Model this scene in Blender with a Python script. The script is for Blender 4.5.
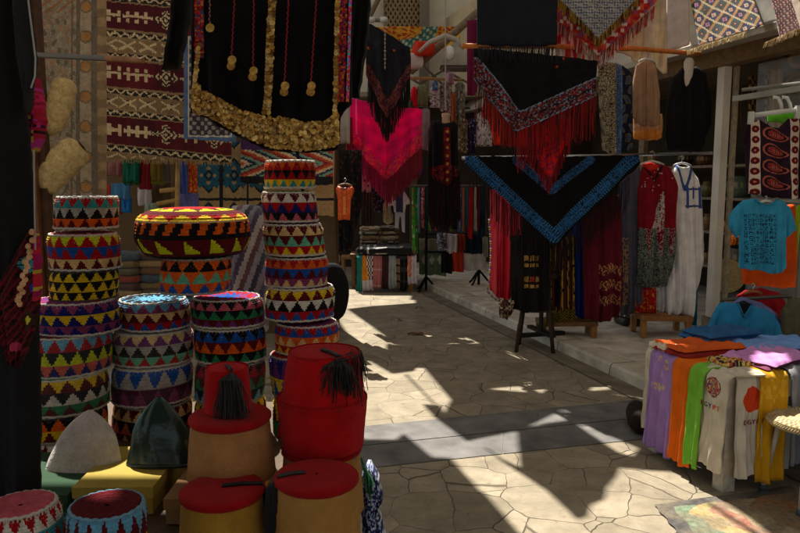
import bpy, math, random
from mathutils import Vector, Matrix
from mathutils.geometry import delaunay_2d_cdt

# ------------------------------------------------------------------ reset
for o in list(bpy.data.objects):
    bpy.data.objects.remove(o, do_unlink=True)
scene = bpy.context.scene
COL = scene.collection
R = math.radians
PI = math.pi
rnd = random.Random(7)

# ------------------------------------------------------------------ camera, sky, sun, exposure
F = 710.0            # focal length in photo pixels (800 wide)
CAMH = 1.6
PITCH = R(6.75)
cam = bpy.data.cameras.new('camera')
camo = bpy.data.objects.new('camera', cam)
COL.objects.link(camo)
camo.location = (0, 0, CAMH)
camo.rotation_euler = (PI / 2 - PITCH, 0, 0)
cam.sensor_width = 36
cam.lens = 36 * F / 800
cam.clip_start = 0.05
cam.clip_end = 500
scene.camera = camo

SUN_H = Vector((-0.36, 0.933, 0)).normalized()    # horizontal direction towards the sun
SUN_E = R(60)
SUN = Vector((SUN_H.x * math.cos(SUN_E), SUN_H.y * math.cos(SUN_E), math.sin(SUN_E)))
sl = bpy.data.lights.new('sun', 'SUN')
sl.energy = 4.9
sl.angle = R(0.5)
sl.color = (1.0, 0.945, 0.85)
so = bpy.data.objects.new('sun', sl)
COL.objects.link(so)
so.rotation_euler = SUN.to_track_quat('Z', 'Y').to_euler()
so.location = (0, 0, 20)

world = bpy.data.worlds.new('World')
scene.world = world
world.use_nodes = True
wn = world.node_tree
wn.nodes.clear()
sky = wn.nodes.new('ShaderNodeTexSky')
sky.sky_type = 'NISHITA'
sky.sun_disc = False
sky.sun_elevation = SUN_E
sky.sun_rotation = math.atan2(SUN.x, SUN.y)
bg = wn.nodes.new('ShaderNodeBackground')
bg.inputs['Strength'].default_value = 0.062
wo = wn.nodes.new('ShaderNodeOutputWorld')
wn.links.new(sky.outputs[0], bg.inputs[0])
wn.links.new(bg.outputs[0], wo.inputs[0])

scene.view_settings.view_transform = 'Standard'
scene.view_settings.look = 'None'
scene.view_settings.exposure = 1.0
scene.view_settings.gamma = 1.0
scene.view_settings.use_curve_mapping = False

# ------------------------------------------------------------------ pixel -> world helpers
_f = Vector((0, math.cos(PITCH), -math.sin(PITCH)))
_u = Vector((0, math.sin(PITCH), math.cos(PITCH)))


def ray(px, py):
    return _f * F + Vector((1, 0, 0)) * (px - 400) + _u * (266.5 - py)


def P(px, py, Y):
    d = ray(px, py)
    return Vector((0, 0, CAMH)) + d * (Y / d.y)


def G(px, py, z=0.0):
    d = ray(px, py)
    return Vector((0, 0, CAMH)) + d * ((z - CAMH) / d.z)


AD = Vector((-0.271, 0.963, 0)).normalized()   # along the alley
AN = Vector((0.963, 0.271, 0)).normalized()    # across the alley, to the right


def AL(n, t, z=0.0):
    return AN * n + AD * t + Vector((0, 0, z))


def C(r, g, b, k=1.0):
    def f(v):
        v = v / 255.0
        v = v / 12.92 if v <= 0.04045 else ((v + 0.055) / 1.055) ** 2.4
        return v * k
    return (f(r), f(g), f(b))


def mix(a, b, t):
    return tuple(x + (y - x) * t for x, y in zip(a, b))


def hsh(*a):
    x = 0.0
    for i, v in enumerate(a):
        x += v * (12.9898, 78.233, 37.719, 51.31)[i]
    x = math.sin(x) * 43758.5453
    return x - math.floor(x)


def dseg(px, py, ax, ay, bx, by):
    dx, dy = bx - ax, by - ay
    t = max(0, min(1, ((px - ax) * dx + (py - ay) * dy) / (dx * dx + dy * dy + 1e-9)))
    return math.hypot(px - ax - dx * t, py - ay - dy * t)


def lerp_poly(poly, x):
    if x <= poly[0][0]:
        return poly[0][1]
    for (x0, y0), (x1, y1) in zip(poly, poly[1:]):
        if x <= x1:
            return y0 + (y1 - y0) * ((x - x0) / (x1 - x0) if x1 > x0 else 1)
    return poly[-1][1]


def inpoly(x, y, poly):
    c = False
    j = len(poly) - 1
    for i in range(len(poly)):
        xi, yi = poly[i]
        xj, yj = poly[j]
        if (yi > y) != (yj > y) and x < (xj - xi) * (y - yi) / (yj - yi) + xi:
            c = not c
        j = i
    return c


# ------------------------------------------------------------------ materials (base colour from the Col attribute)
MATS = {}


def material(name, rough=0.85, metallic=0.0, bump=0.0, bscale=200.0, mott=0.18, mscale=6.0, sheen=0.0,
             transl=0.0, spec=0.3, coat=0.0, wave=False, alpha=None):
    m = bpy.data.materials.new(name)
    m.use_nodes = True
    nt = m.node_tree
    nt.nodes.clear()
    out = nt.nodes.new('ShaderNodeOutputMaterial')
    p = nt.nodes.new('ShaderNodeBsdfPrincipled')
    p.inputs['Roughness'].default_value = rough
    p.inputs['Metallic'].default_value = metallic
    p.inputs['Specular IOR Level'].default_value = spec
    p.inputs['Sheen Weight'].default_value = sheen
    p.inputs['Coat Weight'].default_value = coat
    at = nt.nodes.new('ShaderNodeAttribute')
    at.attribute_name = 'Col'
    tc = nt.nodes.new('ShaderNodeTexCoord')
    nz = nt.nodes.new('ShaderNodeTexNoise')
    nz.inputs['Scale'].default_value = mscale
    nz.inputs['Detail'].default_value = 6
    nt.links.new(tc.outputs['Object'], nz.inputs['Vector'])
    mr = nt.nodes.new('ShaderNodeMapRange')
    mr.inputs['From Min'].default_value = 0.25
    mr.inputs['From Max'].default_value = 0.75
    mr.inputs['To Min'].default_value = 1 - mott
    mr.inputs['To Max'].default_value = 1 + mott
    nt.links.new(nz.outputs['Fac'], mr.inputs['Value'])
    mul = nt.nodes.new('ShaderNodeVectorMath')
    mul.operation = 'SCALE'
    nt.links.new(at.outputs['Color'], mul.inputs[0])
    nt.links.new(mr.outputs[0], mul.inputs['Scale'])
    nt.links.new(mul.outputs[0], p.inputs['Base Color'])
    if bump > 0:
        n2 = nt.nodes.new('ShaderNodeTexNoise')
        n2.inputs['Scale'].default_value = bscale
        n2.inputs['Detail'].default_value = 3
        if wave:
            mp = nt.nodes.new('ShaderNodeMapping')
            mp.inputs['Scale'].default_value = (1, 1, 0.06)
            nt.links.new(tc.outputs['Object'], mp.inputs[0])
            nt.links.new(mp.outputs[0], n2.inputs['Vector'])
        else:
            nt.links.new(tc.outputs['Object'], n2.inputs['Vector'])
        b = nt.nodes.new('ShaderNodeBump')
        b.inputs['Strength'].default_value = bump
        b.inputs['Distance'].default_value = 0.004
        nt.links.new(n2.outputs['Fac'], b.inputs['Height'])
        nt.links.new(b.outputs[0], p.inputs['Normal'])
    sh = p.outputs[0]
    if transl > 0:
        t = nt.nodes.new('ShaderNodeBsdfTranslucent')
        nt.links.new(mul.outputs[0], t.inputs['Color'])
        mx = nt.nodes.new('ShaderNodeMixShader')
        mx.inputs[0].default_value = transl
        nt.links.new(sh, mx.inputs[1])
        nt.links.new(t.outputs[0], mx.inputs[2])
        sh = mx.outputs[0]
    if alpha is not None:
        t = nt.nodes.new('ShaderNodeBsdfTransparent')
        mx = nt.nodes.new('ShaderNodeMixShader')
        mx.inputs[0].default_value = alpha
        nt.links.new(t.outputs[0], mx.inputs[1])
        nt.links.new(sh, mx.inputs[2])
        sh = mx.outputs[0]
    nt.links.new(sh, out.inputs[0])
    MATS[name] = m
    return m


material('cloth', bump=0.45, bscale=110, sheen=0.02, spec=0.15, mott=0.2, mscale=9)
material('thin_cloth', bump=0.3, bscale=60, sheen=0.1, transl=0.35, mott=0.2, mscale=7)
material('canvas', bump=0.4, bscale=40, mott=0.3, mscale=1.5, transl=0.33)  # translucency tuned so the added canopy passes some fill light
material('satin', rough=0.5, bump=0.2, bscale=60, mott=0.15, spec=0.4)
material('velvet', rough=0.9, bump=0.3, bscale=120, sheen=0.05, mott=0.3, mscale=14, spec=0.1)
material('wool', bump=0.9, bscale=160, sheen=0.2, mott=0.25, mscale=30)
material('yarn', bump=0.8, bscale=260, sheen=0.03, mott=0.22, mscale=70, rough=0.95, spec=0.15)
material('felt', bump=0.8, bscale=340, sheen=0.06, mott=0.2, mscale=22, rough=0.95, spec=0.1)
material('crumpled', bump=1.0, bscale=45, mott=0.15, mscale=25, rough=0.9, spec=0.15)
material('fiber', bump=1.0, bscale=120, mott=0.3, mscale=40, rough=1.0, spec=0.05)
material('wood', bump=0.4, bscale=90, mott=0.35, mscale=18, rough=0.6, wave=True)
material('dark_metal', rough=0.45, metallic=0.6, mott=0.2)
material('bright_metal', rough=0.3, metallic=1.0, mott=0.15, mscale=20)
material('gold', rough=0.38, metallic=1.0, mott=0.45, mscale=120, bump=0.5, bscale=400)
material('plastic', rough=0.35, mott=0.06, spec=0.5)
material('clay', rough=0.5, bump=0.3, bscale=40, mott=0.3, mscale=20)
material('plaster', rough=0.95, bump=0.6, bscale=14, mott=0.22, mscale=2.2, spec=0.1)
material('concrete', rough=0.9, bump=0.6, bscale=70, mott=0.42, mscale=5.0, spec=0.2)
material('cardboard', rough=0.85, bump=0.2, bscale=50, mott=0.15, mscale=10)
material('shiny_wrap', rough=0.3, bump=0.9, bscale=26, mott=0.25, mscale=9, spec=0.6)
material('clear_wrap', rough=0.12, bump=1.0, bscale=14, mott=0.1, spec=0.8, alpha=0.025)
material('glass', rough=0.05, mott=0.02, spec=0.6, alpha=0.10)
material('lamp_metal', rough=0.5, metallic=0.3, mott=0.25)


def paving_material():
    m = bpy.data.materials.new('crazy_paving')
    m.use_nodes = True
    nt = m.node_tree
    N, L = nt.nodes.new, nt.links.new
    p = nt.nodes['Principled BSDF']
    p.inputs['Roughness'].default_value = 0.85
    p.inputs['Specular IOR Level'].default_value = 0.25
    geo = N('ShaderNodeNewGeometry')
    dn = N('ShaderNodeTexNoise')
    dn.inputs['Scale'].default_value = 3.2
    dn.inputs['Detail'].default_value = 4
    L(geo.outputs['Position'], dn.inputs['Vector'])
    sub = N('ShaderNodeVectorMath'); sub.operation = 'SUBTRACT'
    L(dn.outputs['Color'], sub.inputs[0]); sub.inputs[1].default_value = (0.5, 0.5, 0.5)
    sc = N('ShaderNodeVectorMath'); sc.operation = 'SCALE'; sc.inputs['Scale'].default_value = 0.12
    L(sub.outputs[0], sc.inputs[0])
    add = N('ShaderNodeVectorMath'); add.operation = 'ADD'
    L(geo.outputs['Position'], add.inputs[0]); L(sc.outputs[0], add.inputs[1])
    mp = N('ShaderNodeMapping'); mp.inputs['Scale'].default_value = (1.0, 1.0, 0.0)
    L(add.outputs[0], mp.inputs[0])
    ve = N('ShaderNodeTexVoronoi'); ve.feature = 'DISTANCE_TO_EDGE'; ve.inputs['Scale'].default_value = 3.35
    ve.inputs['Randomness'].default_value = 0.68
    vc = N('ShaderNodeTexVoronoi'); vc.feature = 'F1'; vc.inputs['Scale'].default_value = 3.35
    vc.inputs['Randomness'].default_value = 0.68
    L(mp.outputs[0], ve.inputs['Vector']); L(mp.outputs[0], vc.inputs['Vector'])
    # joint width wanders
    jn = N('ShaderNodeTexNoise'); jn.inputs['Scale'].default_value = 1.7; jn.inputs['Detail'].default_value = 5
    L(geo.outputs['Position'], jn.inputs['Vector'])
    jm = N('ShaderNodeMapRange'); jm.inputs['From Min'].default_value = 0.35; jm.inputs['From Max'].default_value = 0.7
    jm.inputs['To Min'].default_value = 0.002; jm.inputs['To Max'].default_value = 0.016
    L(jn.outputs['Fac'], jm.inputs['Value'])
    jr = N('ShaderNodeMapRange'); jr.inputs['From Min'].default_value = 0.0
    L(jm.outputs[0], jr.inputs['From Max']); L(ve.outputs['Distance'], jr.inputs['Value'])
    base = N('ShaderNodeMixRGB'); base.inputs[1].default_value = (*C(138, 127, 108), 1); base.inputs[2].default_value = (*C(162, 150, 128), 1)
    L(vc.outputs['Color'], base.inputs[0])
    st = N('ShaderNodeTexNoise'); st.inputs['Scale'].default_value = 5.5; st.inputs['Detail'].default_value = 10
    st.inputs['Roughness'].default_value = 0.72
    L(geo.outputs['Position'], st.inputs['Vector'])
    sr = N('ShaderNodeMapRange'); sr.inputs['From Min'].default_value = 0.3; sr.inputs['From Max'].default_value = 0.7
    sr.inputs['To Min'].default_value = 0.62; sr.inputs['To Max'].default_value = 1.18
    L(st.outputs['Fac'], sr.inputs['Value'])
    s2 = N('ShaderNodeVectorMath'); s2.operation = 'SCALE'
    L(base.outputs[0], s2.inputs[0]); L(sr.outputs[0], s2.inputs['Scale'])
    # dark specks of dirt
    sp = N('ShaderNodeTexNoise'); sp.inputs['Scale'].default_value = 26; sp.inputs['Detail'].default_value = 6
    L(geo.outputs['Position'], sp.inputs['Vector'])
    spr = N('ShaderNodeMapRange'); spr.inputs['From Min'].default_value = 0.62; spr.inputs['From Max'].default_value = 0.74
    spr.inputs['To Max'].default_value = 0.55
    L(sp.outputs['Fac'], spr.inputs['Value'])
    md = N('ShaderNodeMixRGB'); md.inputs[2].default_value = (*C(96, 84, 68), 1)
    L(spr.outputs[0], md.inputs[0]); L(s2.outputs[0], md.inputs[1])
    jx = N('ShaderNodeMixRGB'); jx.inputs[1].default_value = (*C(82, 72, 58), 1)
    L(jr.outputs[0], jx.inputs[0]); L(md.outputs[0], jx.inputs[2])
    L(jx.outputs[0], p.inputs['Base Color'])
    hm = N('ShaderNodeMath'); hm.operation = 'MULTIPLY_ADD'; hm.inputs[1].default_value = 0.35
    L(st.outputs['Fac'], hm.inputs[0]); L(jr.outputs[0], hm.inputs[2])
    b = N('ShaderNodeBump'); b.inputs['Strength'].default_value = 0.7; b.inputs['Distance'].default_value = 0.012
    L(hm.outputs[0], b.inputs['Height']); L(b.outputs[0], p.inputs['Normal'])
    MATS['crazy_paving'] = m


paving_material()

# ------------------------------------------------------------------ object helpers
WL = {}


def link(o):
    COL.objects.link(o)
    return o


def tag(o, label=None, cat=None, group=None, kind=None):
    if label:
        o['label'] = label
    if cat:
        o['category'] = cat
    if group:
        o['group'] = group
    if kind:
        o['kind'] = kind
    return o


def thing(name, loc, label, cat, group=None):
    o = bpy.data.objects.new(name, None)
    o.empty_display_size = 0.1
    link(o)
    o.location = loc
    WL[o] = Vector(loc)
    return tag(o, label, cat, group)


def obj(name, verts, faces, mat, parent=None, col=(0.5, 0.5, 0.5), smooth=True, label=None, cat=None, group=None, kind=None):
    """col: one colour or a list of one colour per face"""
    if parent is not None:
        org = WL[parent]
    else:
        xs = [v[0] for v in verts]; ys = [v[1] for v in verts]; zs = [v[2] for v in verts]
        org = Vector(((min(xs) + max(xs)) / 2, (min(ys) + max(ys)) / 2, min(zs)))
    me = bpy.data.meshes.new(name)
    me.from_pydata([tuple(Vector(v) - org) for v in verts], [], faces)
    me.validate()
    at = me.attributes.new('Col', 'FLOAT_COLOR', 'CORNER')
    buf = []
    per = isinstance(col, list)
    for i, pl in enumerate(me.polygons):
        c = col[i] if per else col
        buf.extend((c[0], c[1], c[2], 1.0) * pl.loop_total)
    at.data.foreach_set('color', buf)
    if smooth:
        me.polygons.foreach_set('use_smooth', [True] * len(me.polygons))
    me.materials.append(MATS[mat])
    o = bpy.data.objects.new(name, me)
    link(o)
    WL[o] = org
    if parent is not None:
        o.parent = parent
    else:
        o.location = org
    return tag(o, label, cat, group, kind)


class MB:
    def __init__(s):
        s.v, s.f, s.c = [], [], []

    def box(s, c, sx, sy, sz, ax=None, ay=None, az=None, col=(.5, .5, .5), taper=1.0):
        c = Vector(c)
        ax = Vector(ax or (1, 0, 0)); ay = Vector(ay or (0, 1, 0)); az = Vector(az or (0, 0, 1))
        n = len(s.v)
        for k in (-1, 1):
            for j in (-1, 1):
                for i in (-1, 1):
                    t = taper if k < 0 else 1
                    s.v.append(c + ax * (i * sx / 2 * t) + ay * (j * sy / 2 * t) + az * (k * sz / 2))
        for q in ((0, 2, 3, 1), (4, 5, 7, 6), (0, 1, 5, 4), (2, 6, 7, 3), (0, 4, 6, 2), (1, 3, 7, 5)):
            s.f.append([n + i for i in q]); s.c.append(col)
        return s

    def tube(s, pts, r, col=(.5, .5, .5), seg=8, cap=True):
        pts = [Vector(p) for p in pts]
        rs = r if isinstance(r, (list, tuple)) else [r] * len(pts)
        n0 = len(s.v)
        for i, p in enumerate(pts):
            a = pts[max(0, i - 1)]; b = pts[min(len(pts) - 1, i + 1)]
            t = (b - a).normalized()
            up = Vector((0, 0, 1)) if abs(t.z) < 0.9 else Vector((1, 0, 0))
            e1 = t.cross(up).normalized(); e2 = t.cross(e1)
            for k in range(seg):
                an = 2 * PI * k / seg
                s.v.append(p + e1 * (math.cos(an) * rs[i]) + e2 * (math.sin(an) * rs[i]))
        for i in range(len(pts) - 1):
            for k in range(seg):
                a = n0 + i * seg + k; b = n0 + i * seg + (k + 1) % seg
                s.f.append([a, b, b + seg, a + seg]); s.c.append(col)
        if cap:
            s.f.append([n0 + k for k in range(seg)][::-1]); s.c.append(col)
            e = n0 + (len(pts) - 1) * seg
            s.f.append([e + k for k in range(seg)]); s.c.append(col)
        return s

    def lathe(s, c, prof, seg=48, col=(.5, .5, .5), colf=None, wob=None, sx=1.0, sy=1.0, rot=0.0, tilt=(0, 0), disp=None):
        """prof: list of (r, z). colf(theta fraction, row fraction, row index)"""
        c = Vector(c)
        n0 = len(s.v)
        cr, sr = math.cos(rot), math.sin(rot)
        for (r, z) in prof:

            for k in range(seg):
                an = 2 * PI * k / seg
                w = wob(an) if wob else 1.0
                if disp:
                    w += disp(an, z)
                x, y = math.cos(an) * r * w * sx, math.sin(an) * r * w * sy
                x, y = x * cr - y * sr, x * sr + y * cr
                s.v.append(c + Vector((x + tilt[0] * z, y + tilt[1] * z, z)))
        nr = len(prof) - 1
        for i in range(nr):
            for k in range(seg):
                a = n0 + i * seg + k; b = n0 + i * seg + (k + 1) % seg
                s.f.append([a, b, b + seg, a + seg])
                s.c.append(colf((k + 0.5) / seg, (i + 0.5) / nr, i) if colf else col)
        return s

    def disc(s, c, r, n, col, seg=8, thick=0.0015):
        c = Vector(c); n = Vector(n).normalized()
        up = Vector((0, 0, 1)) if abs(n.z) < 0.9 else Vector((1, 0, 0))
        e1 = n.cross(up).normalized(); e2 = n.cross(e1)
        n0 = len(s.v)
        for q in (0, 1):
            for k in range(seg):
                an = 2 * PI * k / seg
                s.v.append(c + n * (thick * (q - .5)) + e1 * (math.cos(an) * r) + e2 * (math.sin(an) * r))
        s.f.append([n0 + seg + k for k in range(seg)]); s.c.append(col)
        s.f.append([n0 + k for k in range(seg)][::-1]); s.c.append(col)
        for k in range(seg):
            a, b = n0 + k, n0 + (k + 1) % seg
            s.f.append([a, b, b + seg, a + seg]); s.c.append(col)
        return s

    def strand(s, a, b, w, col, sway=0.0, seg=3):
        """thin three-sided thread from a down to b"""
        a, b = Vector(a), Vector(b)
        n0 = len(s.v)
        for i in range(seg + 1):
            t = i / seg
            p = a.lerp(b, t) + Vector((sway * math.sin(t * 2.6), sway * 0.5 * math.sin(t * 4), 0))
            for k in range(3):
                an = 2 * PI * k / 3 + 0.5
                s.v.append(p + Vector((math.cos(an) * w, math.sin(an) * w, 0)))
        for i in range(seg):
            for k in range(3):
                q = n0 + i * 3 + k; r = n0 + i * 3 + (k + 1) % 3
                s.f.append([q, r, r + 3, q + 3]); s.c.append(col)
        return s

    def build(s, name, mat, parent=None, smooth=False, **k):
        return obj(name, s.v, s.f, mat, parent, s.c, smooth, **k)


def yfun(Y):
    if callable(Y):
        return Y
    if isinstance(Y, (int, float)):
        return lambda px: Y
    a, Ya, b, Yb = Y
    return lambda px: Ya + (Yb - Ya) * (px - a) / (b - a)


def sheet(name, A, B, Y, col, parent=None, nx=40, ny=40, th=0.006, puff=0.0, fold=(0.012, 4), seed=None, mat='cloth',
          swap=False, rag=0.0, lean=0.0, edge=0.7, label=None, cat=None, group=None, kind=None):
    """Hanging cloth between polylines A and B (photo pixels) laid on its own depth Y.
    swap=False: A is the top edge, B the bottom edge, both as (x, y), x increasing.
    swap=True : A is the left edge, B the right edge, both as (y, x), y increasing."""
    seed = seed if seed is not None else rnd.random() * 100
    yf = yfun(Y)
    lo = min(A[0][0], B[0][0]); hi = max(A[-1][0], B[-1][0])
    ks = sorted(set([lo + (hi - lo) * i / nx for i in range(nx + 1)] + [p[0] for p in A + B if lo <= p[0] <= hi]))
    ks2 = [ks[0]]
    for k in ks[1:]:
        if k - ks2[-1] > (hi - lo) * 1e-4:
            ks2.append(k)
    ks = ks2
    n = len(ks)
    amp, fr = fold
    grid = []
    for i, k in enumerate(ks):
        a = lerp_poly(A, k); b = lerp_poly(B, k)
        ew = edge * min(1.0, abs(b - a) / 12)
        a += ew * .45 * (math.sin(k * .31 + seed) + .6 * math.sin(k * .83 + seed * 2))
        b += ew * .7 * (math.sin(k * .27 + seed * 3) + .6 * math.sin(k * .71 + seed * 5))
        row = []
        for j in range(ny + 1):
            t = j / ny
            q = a + (b - a) * t
            px, py = (q, k) if swap else (k, q)
            fu = (t if swap else (k - lo) / (hi - lo))
            fv = ((k - lo) / (hi - lo) if swap else t)
            if rag and fv > 0.999:
                py += rag * (hsh(i, seed) - .5)
            row.append((px, py, fu, fv))
        grid.append(row)
    V, Fc, Cc = [], [], []
    half = []
    for i in range(n):
        for j in range(ny + 1):
            px, py, fu, fv = grid[i][j]
            d = amp * (math.sin(2 * PI * (fr * fu + 0.12 * math.sin(3 * fv + seed))) * (0.3 + 0.7 * fv)
                       + 0.55 * math.sin(2 * PI * fr * 1.73 * fu + seed + 1.3 * fv) * (0.2 + 0.8 * fv)
                       + 0.5 * math.sin(5.1 * fv + seed * 1.7 + 3 * fu)
                       + 0.30 * math.sin(2 * PI * fr * 3.1 * fu + 2.2 * math.sin(4 * fv + seed)) * fv
                       + 0.22 * math.sin(17 * fu + 13 * fv + seed) * math.sin(9 * fu - 15 * fv + seed))
            h = th / 2
            if puff:
                e = max(0.0, 1 - abs(2 * fu - 1) ** 3) * max(0.0, 1 - abs(2 * fv - 1) ** 6)
                h += puff / 2 * math.sqrt(e)
            p = P(px, py, yf(px))
            V.append(p + Vector((0, d - h + lean * fv, 0)))
            half.append((p, d + h + lean * fv))
    nf = len(V)
    for p, d in half:
        V.append(p + Vector((0, d, 0)))
    w = ny + 1
    cf = col if callable(col) else None
    for i in range(n - 1):
        for j in range(ny):
            a, b, c_, d_ = i * w + j, (i + 1) * w + j, (i + 1) * w + j + 1, i * w + j + 1
            q = [grid[i][j], grid[i + 1][j], grid[i + 1][j + 1], grid[i][j + 1]]
            cx = [sum(z[m] for z in q) / 4 for m in range(4)]
            cc = cf(cx[2], cx[3], cx[0], cx[1]) if cf else col
            Fc.append([a, b, c_, d_]); Cc.append(cc)
            Fc.append([nf + d_, nf + c_, nf + b, nf + a]); Cc.append(cc)
    edge = [i * w for i in range(n)] + [(n - 1) * w + j for j in range(1, w)] + [i * w + ny for i in range(n - 2, -1, -1)] + [j for j in range(ny - 1, 0, -1)]
    for a, b in zip(edge, edge[1:] + edge[:1]):
        Fc.append([b, a, a + nf, b + nf])
        i, j = a // w, a % w
        g = grid[min(i, n - 2)][min(j, ny - 1)]
        Cc.append(cf(g[2], g[3], g[0], g[1]) if cf else col)
    return obj(name, V, Fc, mat, parent, Cc, True, label, cat, group, kind)


def anchor(px, py, Y):
    return P(px, py, Y)


def fringe(name, pts, length, Y, col, parent, n=80, w=0.003, jit=0.25, col2=None, dx=0.0, mat='thin_cloth'):
    """threads hanging from a polyline given in photo pixels; length in metres"""
    yf = yfun(Y)
    mb = MB()
    tot = [0]
    for a, b in zip(pts, pts[1:]):
        tot.append(tot[-1] + math.hypot(b[0] - a[0], b[1] - a[1]))
    for i in range(n):
        s = (i + rnd.random() * .8) / n * tot[-1]
        for k in range(len(pts) - 1):
            if s <= tot[k + 1]:
                break
        t = (s - tot[k]) / (tot[k + 1] - tot[k] + 1e-9)
        px = pts[k][0] + (pts[k + 1][0] - pts[k][0]) * t
        py = pts[k][1] + (pts[k + 1][1] - pts[k][1]) * t
        a = P(px, py - 0.5, yf(px) + rnd.uniform(-.01, .01))
        l = length * (1 - jit * rnd.random())
        b = a + Vector((dx * l + rnd.uniform(-.012, .012), rnd.uniform(-.015, .015), -l))
        c = col2 if (col2 and rnd.random() < .4) else col
        mb.strand(a, b, w * rnd.uniform(.7, 1.3), mix(c, (0, 0, 0), rnd.random() * .25), rnd.uniform(-.006, .006))
    return mb.build(name, mat, parent)


def folded_stack(c, sx, sy, sz, rot, cols, seed, label, layers=2):
    """a shirt folded flat: thin layers with soft edges and creases, one thing"""
    V, Fc, Cc = [], [], []
    c = Vector(c)
    cr, sr = math.cos(rot), math.sin(rot)
    nu, nv = 36, 26
    for L in range(layers):
        h = sz / layers
        ox, oy = .018 * math.sin(seed * 3 + L * 2.1), .016 * math.cos(seed * 5 + L * 1.7)
        da = .05 * math.sin(seed + L * 2.4)
        for side in (0, 1):
            n0 = len(V)
            for i in range(nu + 1):
                for j in range(nv + 1):
                    u, v = i / nu * 2 - 1, j / nv * 2 - 1
                    e = max(abs(u), abs(v))
                    x = u * sx / 2 * (1 + .03 * math.sin(4 * v + seed + L) + .015 * math.sin(11 * v + seed))
                    y = v * sy / 2 * (1 + .04 * math.sin(3.3 * u + seed * 2 + L) + .015 * math.sin(9 * u + seed))
                    round_ = math.sqrt(max(0.0, 1 - max(0.0, (e - .9) / .1) ** 2))
                    cre = (.0045 * math.sin(5 * u + 7 * v + seed * 3 + L) + .003 * math.sin(13 * u - 9 * v + seed) + .0022 * math.sin(25 * u + 6 * math.sin(4 * v) + seed)
                           + .005 * max(0, math.sin(3 * u - 2 * v + seed)) ** 6)
                    top = h * L + h * (.5 + .46 * round_) + cre * (1 if L == layers - 1 else .3) * round_
                    bot = h * L + h * (.5 - .46 * round_)
                    droop = -.012 * max(0, e - .75)
                    x2, y2 = x * math.cos(da) - y * math.sin(da) + ox, x * math.sin(da) + y * math.cos(da) + oy
                    V.append(c + Vector((x2 * cr - y2 * sr, x2 * sr + y2 * cr, (top if side else bot) + droop)))
            for i in range(nu):
                for j in range(nv):
                    a = n0 + i * (nv + 1) + j
                    q = [a, a + nv + 1, a + nv + 2, a + 1]
                    Fc.append(q if side else q[::-1])
                    cc = cols[min(L, len(cols) - 1)]
                    if callable(cc):
                        cc = cc((i + .5) / nu, (j + .5) / nv)
                    Cc.append(cc)
    return obj('folded_shirt', V, Fc, 'cloth', None, Cc, True, label, 'shirt', 'folded shirts on the table')


def puffy(name, c, sx, sy, sz, rot, col, mat='cloth', seed=0.0, amp=0.012, parent=None, n=22, **k):
    """folded soft goods: a rounded slab with creases"""
    V, Fc, Cc = [], [], []
    c = Vector(c)
    cr, sr = math.cos(rot), math.sin(rot)
    m = n

    def sp(v, e):
        return math.copysign(abs(v) ** e, v)
    for i in range(m + 1):
        ph = -PI / 2 + PI * i / m
        for j in range(2 * m):
            th = 2 * PI * j / (2 * m)
            x = sp(math.cos(ph), .35) * sp(math.cos(th), .4) * sx / 2
            y = sp(math.cos(ph), .35) * sp(math.sin(th), .4) * sy / 2
            z = sp(math.sin(ph), .6) * sz / 2
            q = math.sin(9 * x / sx + 4 * y / sy + seed) + math.sin(11 * y / sy - 5 * x / sx + seed * 2.1) + .7 * math.sin(23 * x / sx + 17 * y / sy + seed)
            z += amp * q * (0.6 if z > 0 else 0.0)
            e = 1 + .05 * math.sin(3 * th + seed) + .04 * math.sin(7 * th + 2 * seed)
            x *= e; y *= e
            V.append(c + Vector((x * cr - y * sr, x * sr + y * cr, z + sz / 2)))
    w = 2 * m
    for i in range(m):
        for j in range(w):
            a, b = i * w + j, i * w + (j + 1) % w
            Fc.append([a, b, b + w, a + w])
            if callable(col):
                v = (V[a] + V[b + w]) / 2 - c
                Cc.append(col(v.x / sx, v.y / sy, v.z / sz))
            else:
                Cc.append(col)
    return obj(name, V, Fc, mat, parent, Cc, True, **k)


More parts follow.
